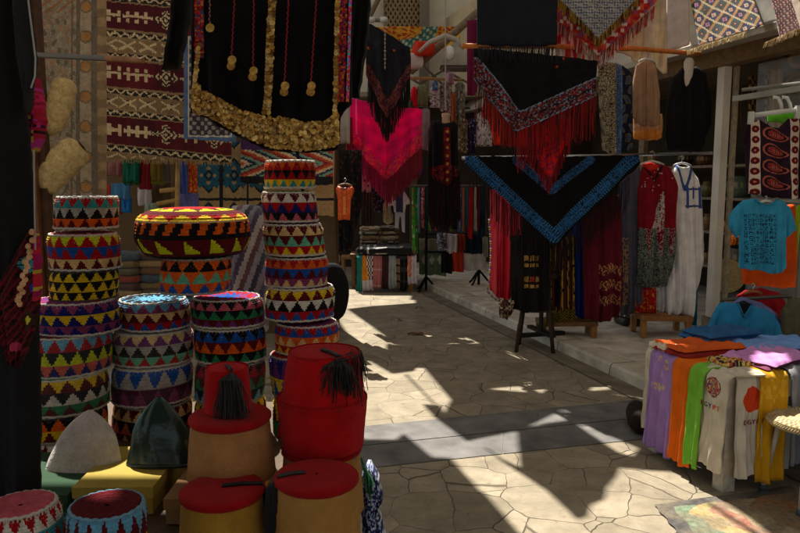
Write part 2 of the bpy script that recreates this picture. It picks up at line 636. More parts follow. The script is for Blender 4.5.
def drape(name, Apt, Bpt, out, s0, s1, zt, inland, L, col, label, cat, group=None, fold=(0.012, 3), seed=None, th=0.008,
          mat='cloth', ns=26, nt=34, gap=0.012, splay=0.02, parent=None):
    """cloth lying on a table top and hanging over the edge A-B; s in metres along the edge"""
    seed = rnd.random() * 50 if seed is None else seed
    A_, B_ = Vector(Apt), Vector(Bpt)
    d = (B_ - A_).normalized(); out = Vector(out).normalized()
    V, Fc, Cc = [], [], []
    tot = inland + L
    for lay in (0, 1):
        for i in range(ns + 1):
            u = i / ns
            s = s0 + (s1 - s0) * u
            for j in range(nt + 1):
                t = j / nt
                q = t * tot - inland
                r = 0.03
                if q < -r:
                    o, z = q, 0.0
                elif q < r:
                    an = (q + r) / (2 * r) * PI / 2
                    o, z = -r + r * 1.1 * math.sin(an), -r * 1.1 * (1 - math.cos(an))
                else:
                    o, z = r * .1, -q
                hang = max(0.0, q) / L
                f = fold[0] * (math.sin(2 * PI * fold[1] * u + seed + hang) + .5 * math.sin(2 * PI * fold[1] * 1.9 * u + seed * 2))
                o2 = o + gap + (f * (.25 + .75 * hang) + splay * hang if q > -r else 0)
                z2 = z + 0.006 + (0.006 * math.sin(14 * u + 9 * t + seed) if q <= -r else 0)
                if q > 0:
                    o2 += (.0035 * math.sin(19 * u + 11 * hang + seed) * math.sin(13 * hang - 6 * u + seed) + .005 * max(0, math.sin(5 * hang + 3 * u + seed * 2)) ** 4 * math.sin(9 * u + seed)
                           + .003 * math.sin(31 * u + 3 * math.sin(6 * hang + seed)))
                z2 += (0.006 * math.sin(5 * u + seed) + .003 * math.sin(17 * u + seed * 2)) * hang
                k = th * lay
                p = A_ + d * (s + .012 * math.sin(3 * hang + seed) * hang) + out * (o2 + (k if q > 0 else 0)) + Vector((0, 0, zt + z2 + (k if q <= 0 else 0)))
                V.append(p)
    w = nt + 1
    nf = (ns + 1) * w
    for i in range(ns):
        for j in range(nt):
            a, b, c_, e = i * w + j, (i + 1) * w + j, (i + 1) * w + j + 1, i * w + j + 1
            cc = col((i + .5) / ns, ((j + .5) / nt * tot - inland) / L) if callable(col) else col
            Fc.append([a, e, c_, b]); Cc.append(cc)
            Fc.append([nf + a, nf + b, nf + c_, nf + e]); Cc.append(cc)
    edge = [i * w for i in range(ns + 1)] + [ns * w + j for j in range(1, w)] + [i * w + nt for i in range(ns - 1, -1, -1)] + [j for j in range(nt - 1, 0, -1)]
    base = col(0.02, .5) if callable(col) else col
    for a, b in zip(edge, edge[1:] + edge[:1]):
        Fc.append([a, b, b + nf, a + nf]); Cc.append(base)
    return obj(name, V, Fc, mat, parent, Cc, True, label, cat, group)


def lettering(name, txt, org, ex, ez, size, col, parent, align='CENTER'):
    cu = bpy.data.curves.new(name, 'FONT')
    cu.body = txt
    cu.size = size
    cu.align_x = align
    cu.extrude = 0.002
    tmp = bpy.data.objects.new(name, cu)
    link(tmp)
    dg = bpy.context.evaluated_depsgraph_get()
    me = bpy.data.meshes.new_from_object(tmp.evaluated_get(dg))
    bpy.data.objects.remove(tmp, do_unlink=True)
    ex = Vector(ex).normalized(); ez = Vector(ez).normalized(); ey = ex.cross(ez)
    V = [Vector(org) + ex * v.co.x + ez * v.co.y - ey * v.co.z for v in me.vertices]
    Fc = [list(p.vertices) for p in me.polygons]
    bpy.data.meshes.remove(me)
    return obj(name, V, Fc, 'cloth', parent, col, False)

# ================================================================== SETTING
def ground():
    s = 150
    me = obj('ground', [(-s, -s, 0), (s, -s, 0), (s, s, 0), (-s, s, 0)], [[0, 1, 2, 3]], 'crazy_paving', col=(.4, .4, .4), smooth=False, kind='structure')
    return me


ground()


def strip():
    """two rows of grey slabs crossing the lane"""
    tl, tr = G(372, 425.5), G(640, 399.5)
    bl, br = G(367, 469), G(640, 440)
    mb = MB()
    dt = (tr - tl); db = (br - bl)
    for row in range(2):
        x = -0.9
        k = 0
        while x < 1.75:
            wd = 0.62 + 0.25 * hsh(row, k, 3)
            g = 0.0012
            cs = []
            for (xx, f) in ((x + g, row * .5 + .008), (x + wd - g, row * .5 + .008), (x + wd - g, row * .5 + .492), (x + g, row * .5 + .492)):
                a = tl + dt * xx; b = bl + db * xx
                p = b.lerp(a, f)
                cs.append(Vector((p.x, p.y, 0.004)))
            n = len(mb.v)
            mb.v += cs
            mb.f.append([n, n + 1, n + 2, n + 3])
            kk = 0.9 + .2 * hsh(row, k, 9)
            mb.c.append(C(116, 113, 110, kk))
            x += wd
            k += 1
    mb.build('paving_strip', 'concrete', kind='structure')


strip()

KN, KH = 3.25, 0.10


def raised_pavement():
    mb = MB()
    V = []
    prof = [(KN, 0.0), (KN + .012, KH - .02), (KN + .03, KH), (KN + .26, KH + .002)]
    ts = [-3 + i * 0.9 for i in range(20)]
    for i in range(len(ts) - 1):
        n = len(mb.v)
        k = .9 + .2 * hsh(i, 4)
        for t in (ts[i] + .006, ts[i + 1] - .006):
            for (a, z) in prof:
                mb.v.append(AL(a, t, z))
        for j in range(3):
            mb.f.append([n + j, n + j + 1, n + 5 + j, n + 4 + j]); mb.c.append(C(194, 184, 166, k))
        mb.f.append([n + 3, n + 2, n + 1, n]); mb.c.append(C(120, 110, 95))
        mb.f.append([n + 4, n + 5, n + 6, n + 7]); mb.c.append(C(120, 110, 95))
    mb.build('kerb', 'concrete', kind='structure')
    m2 = MB()
    n = 0
    m2.box(AL(KN + 4.2, 5.5, KH / 2 - .006), 8.0, 18, KH, AN, AD, (0, 0, 1), C(212, 202, 186))
    m2.build('pavement', 'concrete', kind='structure')
    m3 = MB()
    V = [AL(KN - .20, -3, .008), AL(KN - .004, -3, .008), AL(KN - .004, 14, .008), AL(KN - .20, 14, .008)]
    m3.v = V; m3.f = [[0, 1, 2, 3]]; m3.c = [C(120, 110, 94)]
    m3.build('gutter', 'concrete', kind='structure')


raised_pavement()

# ---- added canopy, out of view: its gaps are projected from the wanted sun patches
CAN0, CANK = 3.6, 0.22


def to_canopy(p):
    # p + SUN*s with z = CAN0 + CANK*y
    s = (CAN0 + CANK * p.y - p.z) / (SUN.z - CANK * SUN.y)
    q = p + SUN * s
    return (q.x, q.y)


def gpoly(pts, z=0.0):
    return [to_canopy(G(x, y, z)) for x, y in pts]


def ppoly(pts):
    return [to_canopy(P(x, y, Y)) for x, y, Y in pts]


def wpoly(pts):
    return [to_canopy(Vector(p)) for p in pts]


def hullbox(x0, x1, y0, y1, Y0, Y1):
    pts = sorted(to_canopy(P(x, y, Y)) for x in (x0, x1) for y in (y0, y1) for Y in (Y0, Y1))
    def half(ps):
        h = []
        for p in ps:
            while len(h) > 1 and (h[-1][0] - h[-2][0]) * (p[1] - h[-2][1]) - (h[-1][1] - h[-2][1]) * (p[0] - h[-2][0]) <= 0:
                h.pop()
            h.append(p)
        return h[:-1]
    return half(pts) + half(pts[::-1])


lit = [
    gpoly([(322, 286), (345, 289), (360, 290), (366, 297), (378, 300), (385, 300), (415, 300), (415, 303), (372, 306), (347, 309), (392, 341), (386, 345), (386, 351),
           (362, 352), (368, 360), (392, 374), (415, 371), (416, 368), (424, 368), (451, 400), (444, 413), (440, 405),
           (422, 404), (437, 420), (467, 442), (517, 432), (520, 467), (507, 461), (495, 457), (547, 491), (577, 520), (588, 517), (592, 505), (605, 500),
           (607, 488), (617, 477), (620, 468), (652, 471), (675, 472), (690, 480), (713, 494), (750, 520), (775, 540), (790, 560), (545, 560),
           (520, 533), (487, 495), (480, 490), (452, 459), (433, 458), (404, 434), (396, 440), (366, 440), (350, 432), (325, 400), (335, 360),
           (352, 349), (354, 342), (340, 322), (325, 316)]),
    gpoly([(529, 427), (556, 414), (567, 421), (545, 424)]),
    gpoly([(559, 411), (565, 410), (598, 432), (638, 448), (632, 456), (618, 452), (590, 434)]),
    gpoly([(490, 389), (510, 387), (521, 386.5), (526, 392)]),
    gpoly([(523, 383.5), (530, 382), (546, 390), (541, 393)]),
    gpoly([(586, 376), (600, 359), (605, 375)], KH),
    gpoly([(607, 361), (614, 361), (618, 365), (609, 364)], KH),
    gpoly([(345, 272), (362, 272), (362, 276), (345, 276)]),
    # hat columns and the big hat catch the sun from behind
    wpoly([(-1.05, 1.58, 1.35), (-.08, 1.58, 1.35), (-.08, 2.45, 1.35), (-1.05, 2.45, 1.35)]),
    ppoly([(270, 462, 1.33), (286, 458, 1.3), (297, 487, 1.18), (276, 488, 1.18)]),
    ppoly([(92, 512, 1.2), (116, 512, 1.2), (116, 526, 1.1), (92, 526, 1.1)]),
    ppoly([(330, 352, 1.35), (372, 352, 1.35), (372, 362, 1.25), (350, 362, 1.25)]),
    # cloths and carpets high on the right
    hullbox(612, 668, -10, 74, 7.2, 7.6),
    ppoly([(604, 34, 6.3), (618, 20, 6.3), (650, -6, 6.3), (672, -6, 6.35), (640, 30, 6.35), (610, 56, 6.35)]),
    ppoly([(558, 4, 6.45), (578, 20, 6.3), (590, 34, 6.3), (586, 60, 6.5), (558, 60, 6.5)]),
    ppoly([(528, 122, 6.15), (570, 120, 6.15), (566, 140, 6.15), (549, 172, 6.15), (532, 142, 6.15)]),
    hullbox(686, 722, -10, 54, 6.5, 7.0),
    hullbox(715, 746, -10, 42, 6.0, 6.75),
    hullbox(764, 800, -10, 44, 5.45, 6.05),
    # slivers on the shirts and on the table
    ppoly([(641, 345, 4.4), (649, 345, 4.4), (651, 450, 4.3), (645, 450, 4.3)]),
    ppoly([(660, 360, 4.12), (666, 362, 4.12), (664, 420, 4.1), (668, 452, 4.05), (662, 450, 4.1)]),
    ppoly([(672, 365, 4.02), (678, 367, 4.0), (676, 400, 4.0), (671, 452, 4.0)]),
    ppoly([(693, 380, 3.9), (699, 380, 3.85), (693, 410, 3.85), (690, 455, 3.85)]),
    ppoly([(775, 400, 3.7), (800, 395, 3.7), (815, 410, 3.3), (800, 440, 3.25), (770, 425, 3.4)]),
    ppoly([(637, 60, 6.75), (645, 58, 6.75), (640, 100, 6.7), (634, 96, 6.7)]),
    ppoly([(347, 97, 8.3), (365, 99, 8.3), (387, 104, 8.3), (424, 107, 8.3), (424, 148, 8.3), (404, 166, 8.3), (386, 183, 8.3), (366, 162, 8.3), (347, 142, 8.3)]),
    ppoly([(352, 246, 10.4), (400, 240, 10.4), (400, 252, 9.9), (352, 258, 9.9)]),
    ppoly([(486, 195, 7.0), (490, 195, 7.0), (489, 280, 7.0), (486, 260, 7.0)]),
]
dark = [gpoly([(704, 503), (709, 503), (757, 533), (775, 548), (768, 548), (748, 532)]),
        gpoly([(405, 375), (407, 374), (436, 404), (434, 405)]),
        gpoly([(483, 448), (486, 448), (520, 470), (517, 470)])]


def canopy():
    pts, edges, idx = [], [], {}

    def loop(poly):
        n0 = len(pts)
        for p in poly:
            pts.append(Vector((p[0] + rnd.uniform(-1e-4, 1e-4), p[1] + rnd.uniform(-1e-4, 1e-4))))
        m = len(poly)
        for i in range(m):
            edges.append((n0 + i, n0 + (i + 1) % m))
    x0, x1, y0, y1 = -9.0, 8.5, -4.5, 18.0
    loop([(x0, y0), (x1, y0), (x1, y1), (x0, y1)])
    for p in lit + dark:
        loop(p)
    v, e, f, *_ = delaunay_2d_cdt(pts, edges, [], 0, 1e-5)
    V = [(p.x, p.y, CAN0 + CANK * p.y) for p in v]
    Fc = []
    for t in f:
        cx = sum(v[i].x for i in t) / len(t); cy = sum(v[i].y for i in t) / len(t)
        if not (x0 <= cx <= x1 and y0 <= cy <= y1):
            continue
        if any(inpoly(cx, cy, q) for q in lit) and not any(inpoly(cx, cy, q) for q in dark):
            continue
        Fc.append(list(t))
    used = sorted(set(i for t in Fc for i in t))
    mp = {i: k for k, i in enumerate(used)}
    obj('added_shade_canopy', [V[i] for i in used], [[mp[i] for i in t] for t in Fc], 'canvas', None, C(172, 166, 154), False,
        label='added canvas sheet out of view above the alley, gaps cut to shape the sun patches', cat='canopy')


canopy()

# ================================================================== BUILDINGS
def right_shop():
    t = thing('shop_building', AL(6, 6, 0), 'long open-fronted shop on the right with white post and shelves of pottery', 'building')
    pl, dk = C(176, 168, 152), C(62, 54, 46)
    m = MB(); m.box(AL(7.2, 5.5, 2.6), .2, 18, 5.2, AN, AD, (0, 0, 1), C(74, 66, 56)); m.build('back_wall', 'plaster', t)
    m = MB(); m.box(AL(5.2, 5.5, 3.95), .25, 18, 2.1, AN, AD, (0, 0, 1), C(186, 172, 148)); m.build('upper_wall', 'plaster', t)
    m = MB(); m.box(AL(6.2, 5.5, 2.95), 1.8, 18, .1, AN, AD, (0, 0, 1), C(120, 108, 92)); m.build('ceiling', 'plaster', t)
    # lintel and sloping ledge
    m = MB(); m.box(AL(5.05, 5.5, 2.82), .16, 18, .16, AN, AD, (0, 0, 1), C(116, 92, 62)); m.build('lintel', 'wood', t)
    m = MB()
    n0 = [AL(5.07, -3.4, 3.25), AL(4.68, -3.4, 2.93), AL(4.68, -3.4, 2.87), AL(5.07, -3.4, 2.905)]
    n1 = [AL(5.07, 14.4, 3.25), AL(4.68, 14.4, 2.93), AL(4.68, 14.4, 2.87), AL(5.07, 14.4, 2.905)]
    m.v = n0 + n1; m.f = [[0, 1, 5, 4], [1, 2, 6, 5], [2, 3, 7, 6], [3, 0, 4, 7], [3, 2, 1, 0], [4, 5, 6, 7]]; m.c = [C(178, 170, 156)] * 6
    m.build('ledge', 'plaster', t)
    # posts of the shop front
    for i, (px, w) in enumerate(((719, .085), (642, .06), (560, .08))):
        k = (px - 400) / F
        Y = 5.1 / (k * AN.x + AN.y)
        c = P(px, 182, Y)
        m = MB()
        m.box((c.x, c.y, (KH + 2.74) / 2), w, .10, 2.74 - KH, AN, AD, (0, 0, 1), C(226, 220, 208) if i == 0 else C(120, 104, 82))
        p = m.build('post', 'plaster' if i == 0 else 'wood', t)
        if i == 0:
            m = MB(); m.box((c.x + .1, c.y - .04, (KH + 2.74) / 2), .035, .05, 2.74 - KH, AN, AD, (0, 0, 1), C(170, 158, 136)); m.build('door_jamb', 'wood', t)
            m = MB(); m.box((c.x, c.y, KH + .06), w + .05, .15, .12, AN, AD, (0, 0, 1), C(140, 128, 108)); m.build('post_foot', 'concrete', p)
    # shelves
    for z in (.55, .98, 1.40, 1.80):
        m = MB(); m.box(AL(6.55, 6.0, z), .8, 7.2, .03, AN, AD, (0, 0, 1), C(150, 136, 110)); m.build('shelf', 'wood', t)
    m = MB(); m.box(AL(5.12, 4.2, 2.42), .05, 3.6, .05, AN, AD, (0, 0, 1), C(176, 178, 170)); m.build('window_rail', 'plaster', t)
    V = [AL(5.16, 2.4, .35), AL(5.16, 5.75, .35), AL(5.16, 5.75, 2.72), AL(5.16, 2.4, 2.72)]
    W = [v + AN * .008 for v in V]
    obj('window_pane', V + W, [[0, 1, 2, 3], [7, 6, 5, 4], [0, 4, 5, 1], [1, 5, 6, 2], [2, 6, 7, 3], [3, 7, 4, 0]], 'glass', t, (.8, .85, .85), False)
    m = MB(); m.box(AL(5.16, 4.1, .22), .1, 3.3, .24, AN, AD, (0, 0, 1), C(92, 74, 54)); m.build('sill', 'wood', t)


right_shop()


def left_shop():
    t = thing('shop_building', (-3, 7.5, 0), 'brown walled shop hung with kilims behind the hat stall', 'building')
    m = MB(); m.box((-4.6, 7.6, 1.9), 6.1, .3, 3.8, col=C(104, 84, 62)); m.box((-1.11, 7.6, 1.1), .88, .296, 2.2, col=C(104, 84, 62)); m.build('wall', 'plaster', t)
    m = MB(); m.box((-4.6, 7.38, 3.0), 6.1, .12, .14, col=C(80, 58, 38)); m.build('lintel', 'wood', t)
    for x in (-4.9, -2.15):
        m = MB(); m.box((x, 7.36, 1.5), .12, .1, 2.86, col=C(96, 70, 44)); m.build('post', 'wood', t)
    m = MB(); m.box((-3.2, 7.1, .42), 3.2, .6, .06, col=C(110, 84, 56)); m.build('counter', 'wood', t)
    m = MB(); m.box((-3.2, 7.1, .2), 3.1, .5, .38, col=C(80, 60, 42)); m.build('counter_base', 'wood', t)


left_shop()


def back_shop():
    t = thing('shop_building', (1.4, 13.4, 0), 'dim shop at the end of the lane filled with hanging scarves', 'building')
    m = MB(); m.box((1.6, 13.6, 1.55), 7.4, .3, 3.1, col=C(70, 60, 52)); m.build('wall', 'plaster', t)
    m = MB(); m.box((1.6, 13.2, 3.14), 7.4, .9, .08, col=C(150, 138, 118)); m.build('roof_slab', 'plaster', t)
    for x in (-1.6, .25, 2.2):
        m = MB(); m.box((x, 13.36, 1.5), .14, .12, 3.0, col=C(92, 76, 58)); m.build('post', 'wood', t)
    t2 = thing('tall_building', (1, 15.5, 0), 'pale plastered building rising behind the lane with a latticed screen', 'building')
    m = MB(); m.box((1.0, 15.6, 3.2), 13, .6, 6.4, col=C(204, 198, 184)); m.build('wall', 'plaster', t2)
    a = P(384, 30, 15.2); b = P(421, -12, 15.2)
    m = MB()
    w, h = b.x - a.x, b.z - a.z
    m.box(((a.x + b.x) / 2, 15.24, (a.z + b.z) / 2), w, .06, h, col=C(96, 82, 62))
    for i in range(-8, 16):
        for s in (1, -1):
            p0 = Vector((a.x + w * (i / 8.), 15.18, a.z)); p1 = p0 + Vector((s * h * .6, 0, h))
            # clip to the panel
            q = []
            for k in range(13):
                p = p0.lerp(p1, k / 12)
                if a.x <= p.x <= b.x:
                    q.append(p)
            if len(q) > 1:
                m.tube([q[0], q[-1]], .018, C(150, 130, 98), 4)
    m.build('lattice_screen', 'wood', t2)
    a = P(424.5, 30, 15.0)
    m = MB(); m.box((a.x, 15.15, 3.2), .2, .3, 6.4, col=C(116, 108, 98)); m.build('pilaster', 'plaster', t2)
    a = P(380, 0, 15.0); b = P(345, 60, 15.0)
    m = MB(); m.tube([P(384, -12, 15.1), P(368, 20, 15.1)], .05, C(110, 96, 78)); m.build('drain_pipe', 'lamp_metal', t2)


back_shop()

# ================================================================== HAT STALL
TZ = 0.945
Yarn = dict(red=C(176, 30, 36), maroon=C(96, 20, 30), teal=C(66, 148, 152), orange=C(226, 112, 34), yellow=C(232, 200, 50),
            lime=C(206, 212, 44), blue=C(40, 96, 170), navy=C(36, 40, 110), white=C(224, 218, 208), black=C(22, 20, 22),
            cream=C(226, 196, 146), pink=C(206, 110, 124), purple=C(112, 56, 116), green=C(54, 132, 92), sky=C(120, 178, 206),
            mauve=C(140, 70, 110), mint=C(120, 186, 160), grey=C(176, 170, 166), salmon=C(214, 116, 96), plum=C(80, 30, 60))


def _rich(c):
    m = max(c)
    return tuple((x / m) ** 1.25 * m * .95 for x in c)


Yarn = {k: _rich(v) for k, v in Yarn.items()}


def stall_table():
    t = thing('stall_table', (-.7, 1.6, 0), 'low stall table covered in dark cloth under the stacked hats', 'table')
    pts = [(-1.6, .75), (-.085, .75), (-.085, 1.25), (-.20, 2.08), (-1.6, 2.08)]
    V = [(x, y, TZ - .002) for x, y in pts] + [(x, y, TZ - .035) for x, y in pts]
    n = len(pts)
    Fc = [list(range(n)), [n + i for i in range(n)][::-1]] + [[i, n + i, n + (i + 1) % n, (i + 1) % n] for i in range(n)]
    obj('tabletop', V, Fc, 'wood', t, C(84, 66, 46), False)
    for x, y in ((-.16, .82), (-.26, 2.0), (-1.5, .82), (-1.5, 2.0)):
        m = MB(); m.box((x, y, (TZ - .035) / 2), .05, .05, TZ - .035, col=C(80, 60, 40)); m.build('leg', 'wood', t)
    # cloth skirt on the open sides
    V, Fc = [], []
    path = [(-.075, .75), (-.075, 1.25), (-.19, 2.09), (-1.6, 2.09)]
    dense = []
    for a, b in zip(path, path[1:]):
        for k in range(14):
            dense.append((a[0] + (b[0] - a[0]) * k / 14, a[1] + (b[1] - a[1]) * k / 14))
    dense.append(path[-1])
    for i, (x, y) in enumerate(dense):
        for j in range(9):
            q = .012 * math.sin(i * 1.1) * j / 8
            V.append((x + q + .003, y + q, TZ - .01 - (TZ - .05) * j / 8))
    for i in range(len(dense) - 1):
        for j in range(8):
            a = i * 9 + j
            Fc.append([a, a + 9, a + 10, a + 1])
    obj('skirt_cloth', V, Fc, 'cloth', t, C(40, 36, 36))
    return t


stall_table()


def bandcol(bands, seg, rows_per):
    def f(th, v, i):
        k = min(len(bands) - 1, int(v * len(bands)))
        bgc, fgc, n, up, ph = bands[k]
        h = v * len(bands) - k                       # 0 top of band .. 1 bottom
        tri = abs(((th * n + ph) % 1.0) - .5) * 2    # 0 centre .. 1 edge
        hit = tri < (h if up else 1 - h)
        c = Yarn[fgc if hit else bgc]
        j = hsh(math.floor(th * seg), math.floor(v * len(bands) * rows_per), 5)
        return mix(c, (0, 0, 0), .22 * j)
    return f


def pillbox(label, px, py0, py1, wpx, Y, bands, top='maroon', trim='white', top2=None, group='stacked crocheted caps', seg=144, wrap=False):
    r = wpx / 2 * (Y - 0.02) / F
    zt = P(px, py0, Y - r).z
    zb = P(px, py1, Y - r).z
    x = P(px, py0, Y).x
    t = thing('pillbox_hat', (x, Y, zb), label, 'hat', group)
    sd = rnd.random() * 9
    H = zt - zb
    x += rnd.uniform(-.003, .003)
    bands = [(b0, f0, n0 + (1 if sd > 6 else 0), u0, p0_ + sd) for (b0, f0, n0, u0, p0_) in bands]

    def wob(a):
        return 1 + .022 * math.sin(2 * a + sd) + .013 * math.sin(3 * a + 2 * sd) + .006 * math.sin(5 * a + 3 * sd) + .004 * math.sin(11 * a + sd)
    rows = 6 * len(bands)
    prof = []
    tl = (.10 * math.sin(sd * 3), .06 * math.cos(sd * 5))
    for i in range(rows * 2 + 1):
        v = i / (rows * 2)
        rr = r * (1 - .03 * (2 * v - 1) ** 2 - .075 * max(0, 1 - v * 5) ** 2) + (0.0010 if i % 2 else -0.0004)
        prof.append((rr, H * (1 - v) * .985))
    m = MB().lathe((x, Y, zb), prof, seg, colf=bandcol(bands, seg, 6), wob=wob, tilt=tl)
    m.build('side_band', 'yarn', t, smooth=False)
    # crown: rings of stitches over the rounded shoulder
    prof = [(r * .893, H * .98), (r * .865, H * 1.003), (r * .80, H * 1.014)] + [(r * (.80 - .075 * k), H * (1.012 - .004 * k) + (.0012 if k % 2 else 0)) for k in range(1, 10)] + [(r * .06, H * .97)]

    def topcol(th, v, i):
        c = Yarn[top]
        if top2 and (abs(((th * 14 + v * 2) % 1) - .5) * 2 < (1 - abs(v - .3) * 2)):
            c = Yarn[top2]
        return mix(c, (0, 0, 0), .22 * hsh(int(th * 60), i, 2))
    m = MB().lathe((x, Y, zb), prof, 64, colf=topcol, wob=wob, tilt=tl)
    m.build('crown_top', 'yarn', t, smooth=False)
    # blanket-stitch trims
    for zz, rr, nm in ((H * .972, r * .905, 'upper_trim'), (.003, r * .972, 'lower_trim')):
        m = MB()
        pts = []
        for k in range(73):
            a = 2 * PI * k / 72
            q = rr * wob(a)
            pts.append((x + math.cos(a) * q + tl[0] * zz, Y + math.sin(a) * q + tl[1] * zz, zb + zz + .001 * math.sin(a * 24)))
        m.tube(pts, .0028, mix(Yarn[trim], (.25, .22, .2), .3), 6, False)
        for k in range(54):
            a = 2 * PI * k / 54
            q = rr * wob(a) + .0025
            p0 = Vector((x + math.cos(a) * q + tl[0] * zz, Y + math.sin(a) * q + tl[1] * zz, zb + zz))
            m.strand(p0, p0 + Vector((0, 0, -.0062 if nm[0] == 'u' else .004)), .0014, mix(Yarn[trim], (.25, .22, .2), .3), 0, 1)
        if nm[0] == 'u':
            for k in range(200):
                a = rnd.random() * 2 * PI
                v = .25 * rnd.random() ** 1.6
                q = r * wob(a) * (1 - .03 * (1 - 2 * v) ** 2 - .075 * max(0, 1 - v * 5) ** 2)
                hz = H * (1 - v) * .98
                p0 = Vector((x + math.cos(a) * q + tl[0] * hz, Y + math.sin(a) * q + tl[1] * hz, zb + hz))
                l = rnd.uniform(.001, .0028)
                m.strand(p0, p0 + Vector((math.cos(a) * l + rnd.uniform(-.002, .002), math.sin(a) * l, rnd.uniform(-.001, .004))), .00035, mix(Yarn[trim], (.8, .8, .8), .3), 0, 1)
        m.build(nm, 'yarn', t)
    if wrap:
        m = MB()
        pr = [(r * 1.05 + .003 * math.sin(k * 1.9), H * (1.05 - 1.1 * k / 10)) for k in range(11)]
        m.lathe((x, Y, zb), pr, 40, (.9, .9, .9), wob=lambda a: 1 + .02 * math.sin(5 * a + sd) + .012 * math.sin(13 * a))
        m.build('plastic_wrap', 'clear_wrap', t, smooth=True)
    return t


B = lambda bgc, fgc, n=11, up=True, ph=0.0: (bgc, fgc, n + (4 if n < 16 else 0), up, ph)
# left column, leaning
pillbox('topmost cap of the left column, teal and orange bands under a white speckled rim', 83.5, 197, 230, 61, 1.78,
        [B('teal', 'red', 11, False), B('grey', 'black', 11, True, .2), B('orange', 'maroon', 11, True)], 'grey', 'white', 'black')
pillbox('lime, red and blue triangle cap second from the top of the left column', 83.5, 235, 272, 68, 1.78,
        [B('lime', 'red', 11, True), B('red', 'blue', 11, False), B('maroon', 'cream', 11, False)], 'pink', 'white')
pillbox('yellow and black zigzag cap in the left column', 83.5, 272, 303, 66, 1.78,
        [B('black', 'yellow', 12, True), B('black', 'yellow', 12, True, .5), B('black', 'yellow', 12, True, .2)], 'black', 'black')
pillbox('navy, yellow and mauve cap under the yellow and black one', 78, 305, 338, 80, 1.76,
        [B('mauve', 'navy', 11, True), B('navy', 'yellow', 11, False, 0), B('mauve', 'navy', 11, True, .5)], 'red', 'white', 'purple')
pillbox('pale blue and red cap with navy hem in the left column', 66.5, 340, 380, 82, 1.74,
        [B('sky', 'red', 12, True), B('lime', 'black', 12, False, .1), B('salmon', 'navy', 12, True)], 'maroon', 'white', wrap=True)
pillbox('yellow, maroon and white cap above the white felt cap', 63, 382, 419, 89, 1.73,
        [B('yellow', 'maroon', 12, True), B('white', 'black', 12, False, .3), B('green', 'maroon', 12, True)], 'green', 'white', wrap=True)
pillbox('orange and black cap near the bottom of the left column', 61, 420, 446, 88, 1.72,
        [B('orange', 'black', 12, False), B('yellow', 'maroon', 12, True)], 'maroon', 'grey')
pillbox('bottom cap of the left column, dark red and white', 62, 447, 474, 90, 1.72,
        [B('white', 'maroon', 12, True), B('maroon', 'red', 12, True)], 'maroon', 'grey')
# second column
pillbox('maroon cap with black and white crown beside the left column', 155.5, 304, 333, 71, 1.86,
        [B('sky', 'mauve', 12, True), B('maroon', 'cream', 12, False, .2), B('red', 'blue', 12, True)], 'sky', 'white', 'black')
pillbox('black, white and mint cap under the black and white crowned one', 152.5, 336, 369, 78, 1.85,
        [B('cream', 'purple', 11, True), B('grey', 'black', 11, True, .4), B('mint', 'red', 11, True)], 'grey', 'white', wrap=True)
pillbox('white cap with large blue triangles in the second column', 151, 371, 409, 78, 1.84,
        [B('grey', 'blue', 8, False), B('plum', 'mauve', 9, True)], 'grey', 'white', wrap=True)
pillbox('brown cap behind the dark green cap', 150, 411, 449, 79, 1.84,
        [B('maroon', 'cream', 12, True), B('black', 'salmon', 12, True), B('maroon', 'cream', 12, True)], 'maroon', 'grey')
# third column
pillbox('pink, black and green cap with blue crown below the big round hat', 228, 302, 330, 70, 1.86,
        [B('pink', 'black', 11, False), B('black', 'green', 11, True, .3), B('maroon', 'purple', 11, True)], 'blue', 'white', 'red')
pillbox('blue and orange on black cap in the third column', 230, 332, 366, 70, 1.85,
        [B('black', 'blue', 11, True), B('maroon', 'orange', 11, True, .3), B('black', 'green', 11, True, .5)], 'cream', 'white')
pillbox('dark patterned cap behind the small red fez', 230, 368, 406, 72, 1.85,
        [B('black', 'red', 11, True), B('maroon', 'green', 11, True, .3), B('black', 'sky', 11, True, .5)], 'maroon', 'grey', wrap=True)
pillbox('bottom cap of the third column behind the small red fez', 230, 407, 449, 72, 1.85,
        [B('yellow', 'black', 11, True), B('maroon', 'orange', 11, True, .3), B('black', 'red', 11, True, .5)], 'maroon', 'grey')
# fourth column
pillbox('red, black and teal cap on top of the tall right column', 289, 160, 189, 50, 1.88,
        [B('orange', 'red', 11, True), B('red', 'black', 11, False), B('yellow', 'teal', 11, True, .3)], 'white', 'white')
pillbox('red and white cone cap second in the tall right column', 291.5, 192, 223, 55, 1.88,
        [B('maroon', 'white', 9, True), B('navy', 'red', 9, False), B('black', 'pink', 9, True, .5)], 'lime', 'white', 'green')
pillbox('maroon, mint and yellow cap third in the tall right column', 294.5, 225, 257, 61, 1.87,
        [B('maroon', 'cream', 11, True), B('maroon', 'mint', 11, True, .5), B('red', 'yellow', 11, True)], 'purple', 'white')
pillbox('orange, blue and pink striped cap fourth in the tall right column', 296, 259, 289, 63, 1.87,
        [B('red', 'orange', 12, True), B('maroon', 'blue', 12, False, .5), B('mauve', 'cream', 12, True)], 'teal', 'white', 'maroon')
pillbox('yellow, black and white triangle cap fifth in the tall right column', 298.5, 290, 323, 68, 1.86,
        [B('maroon', 'yellow', 10, False), B('black', 'white', 10, False, .5), B('red', 'blue', 10, True)], 'maroon', 'white')
pillbox('orange cap with blue and cream triangles just above the big red fez', 307, 328, 357, 66, 1.85,
        [B('red', 'blue', 12, True), B('orange', 'cream', 12, True, .3), B('red', 'yellow', 12, True, .5)], 'red', 'white', 'purple')
pillbox('purple cap hidden behind the big red fez', 306, 360, 402, 68, 1.84,
        [B('navy', 'purple', 12, True), B('yellow', 'blue', 12, True, .3)], 'red', 'grey')
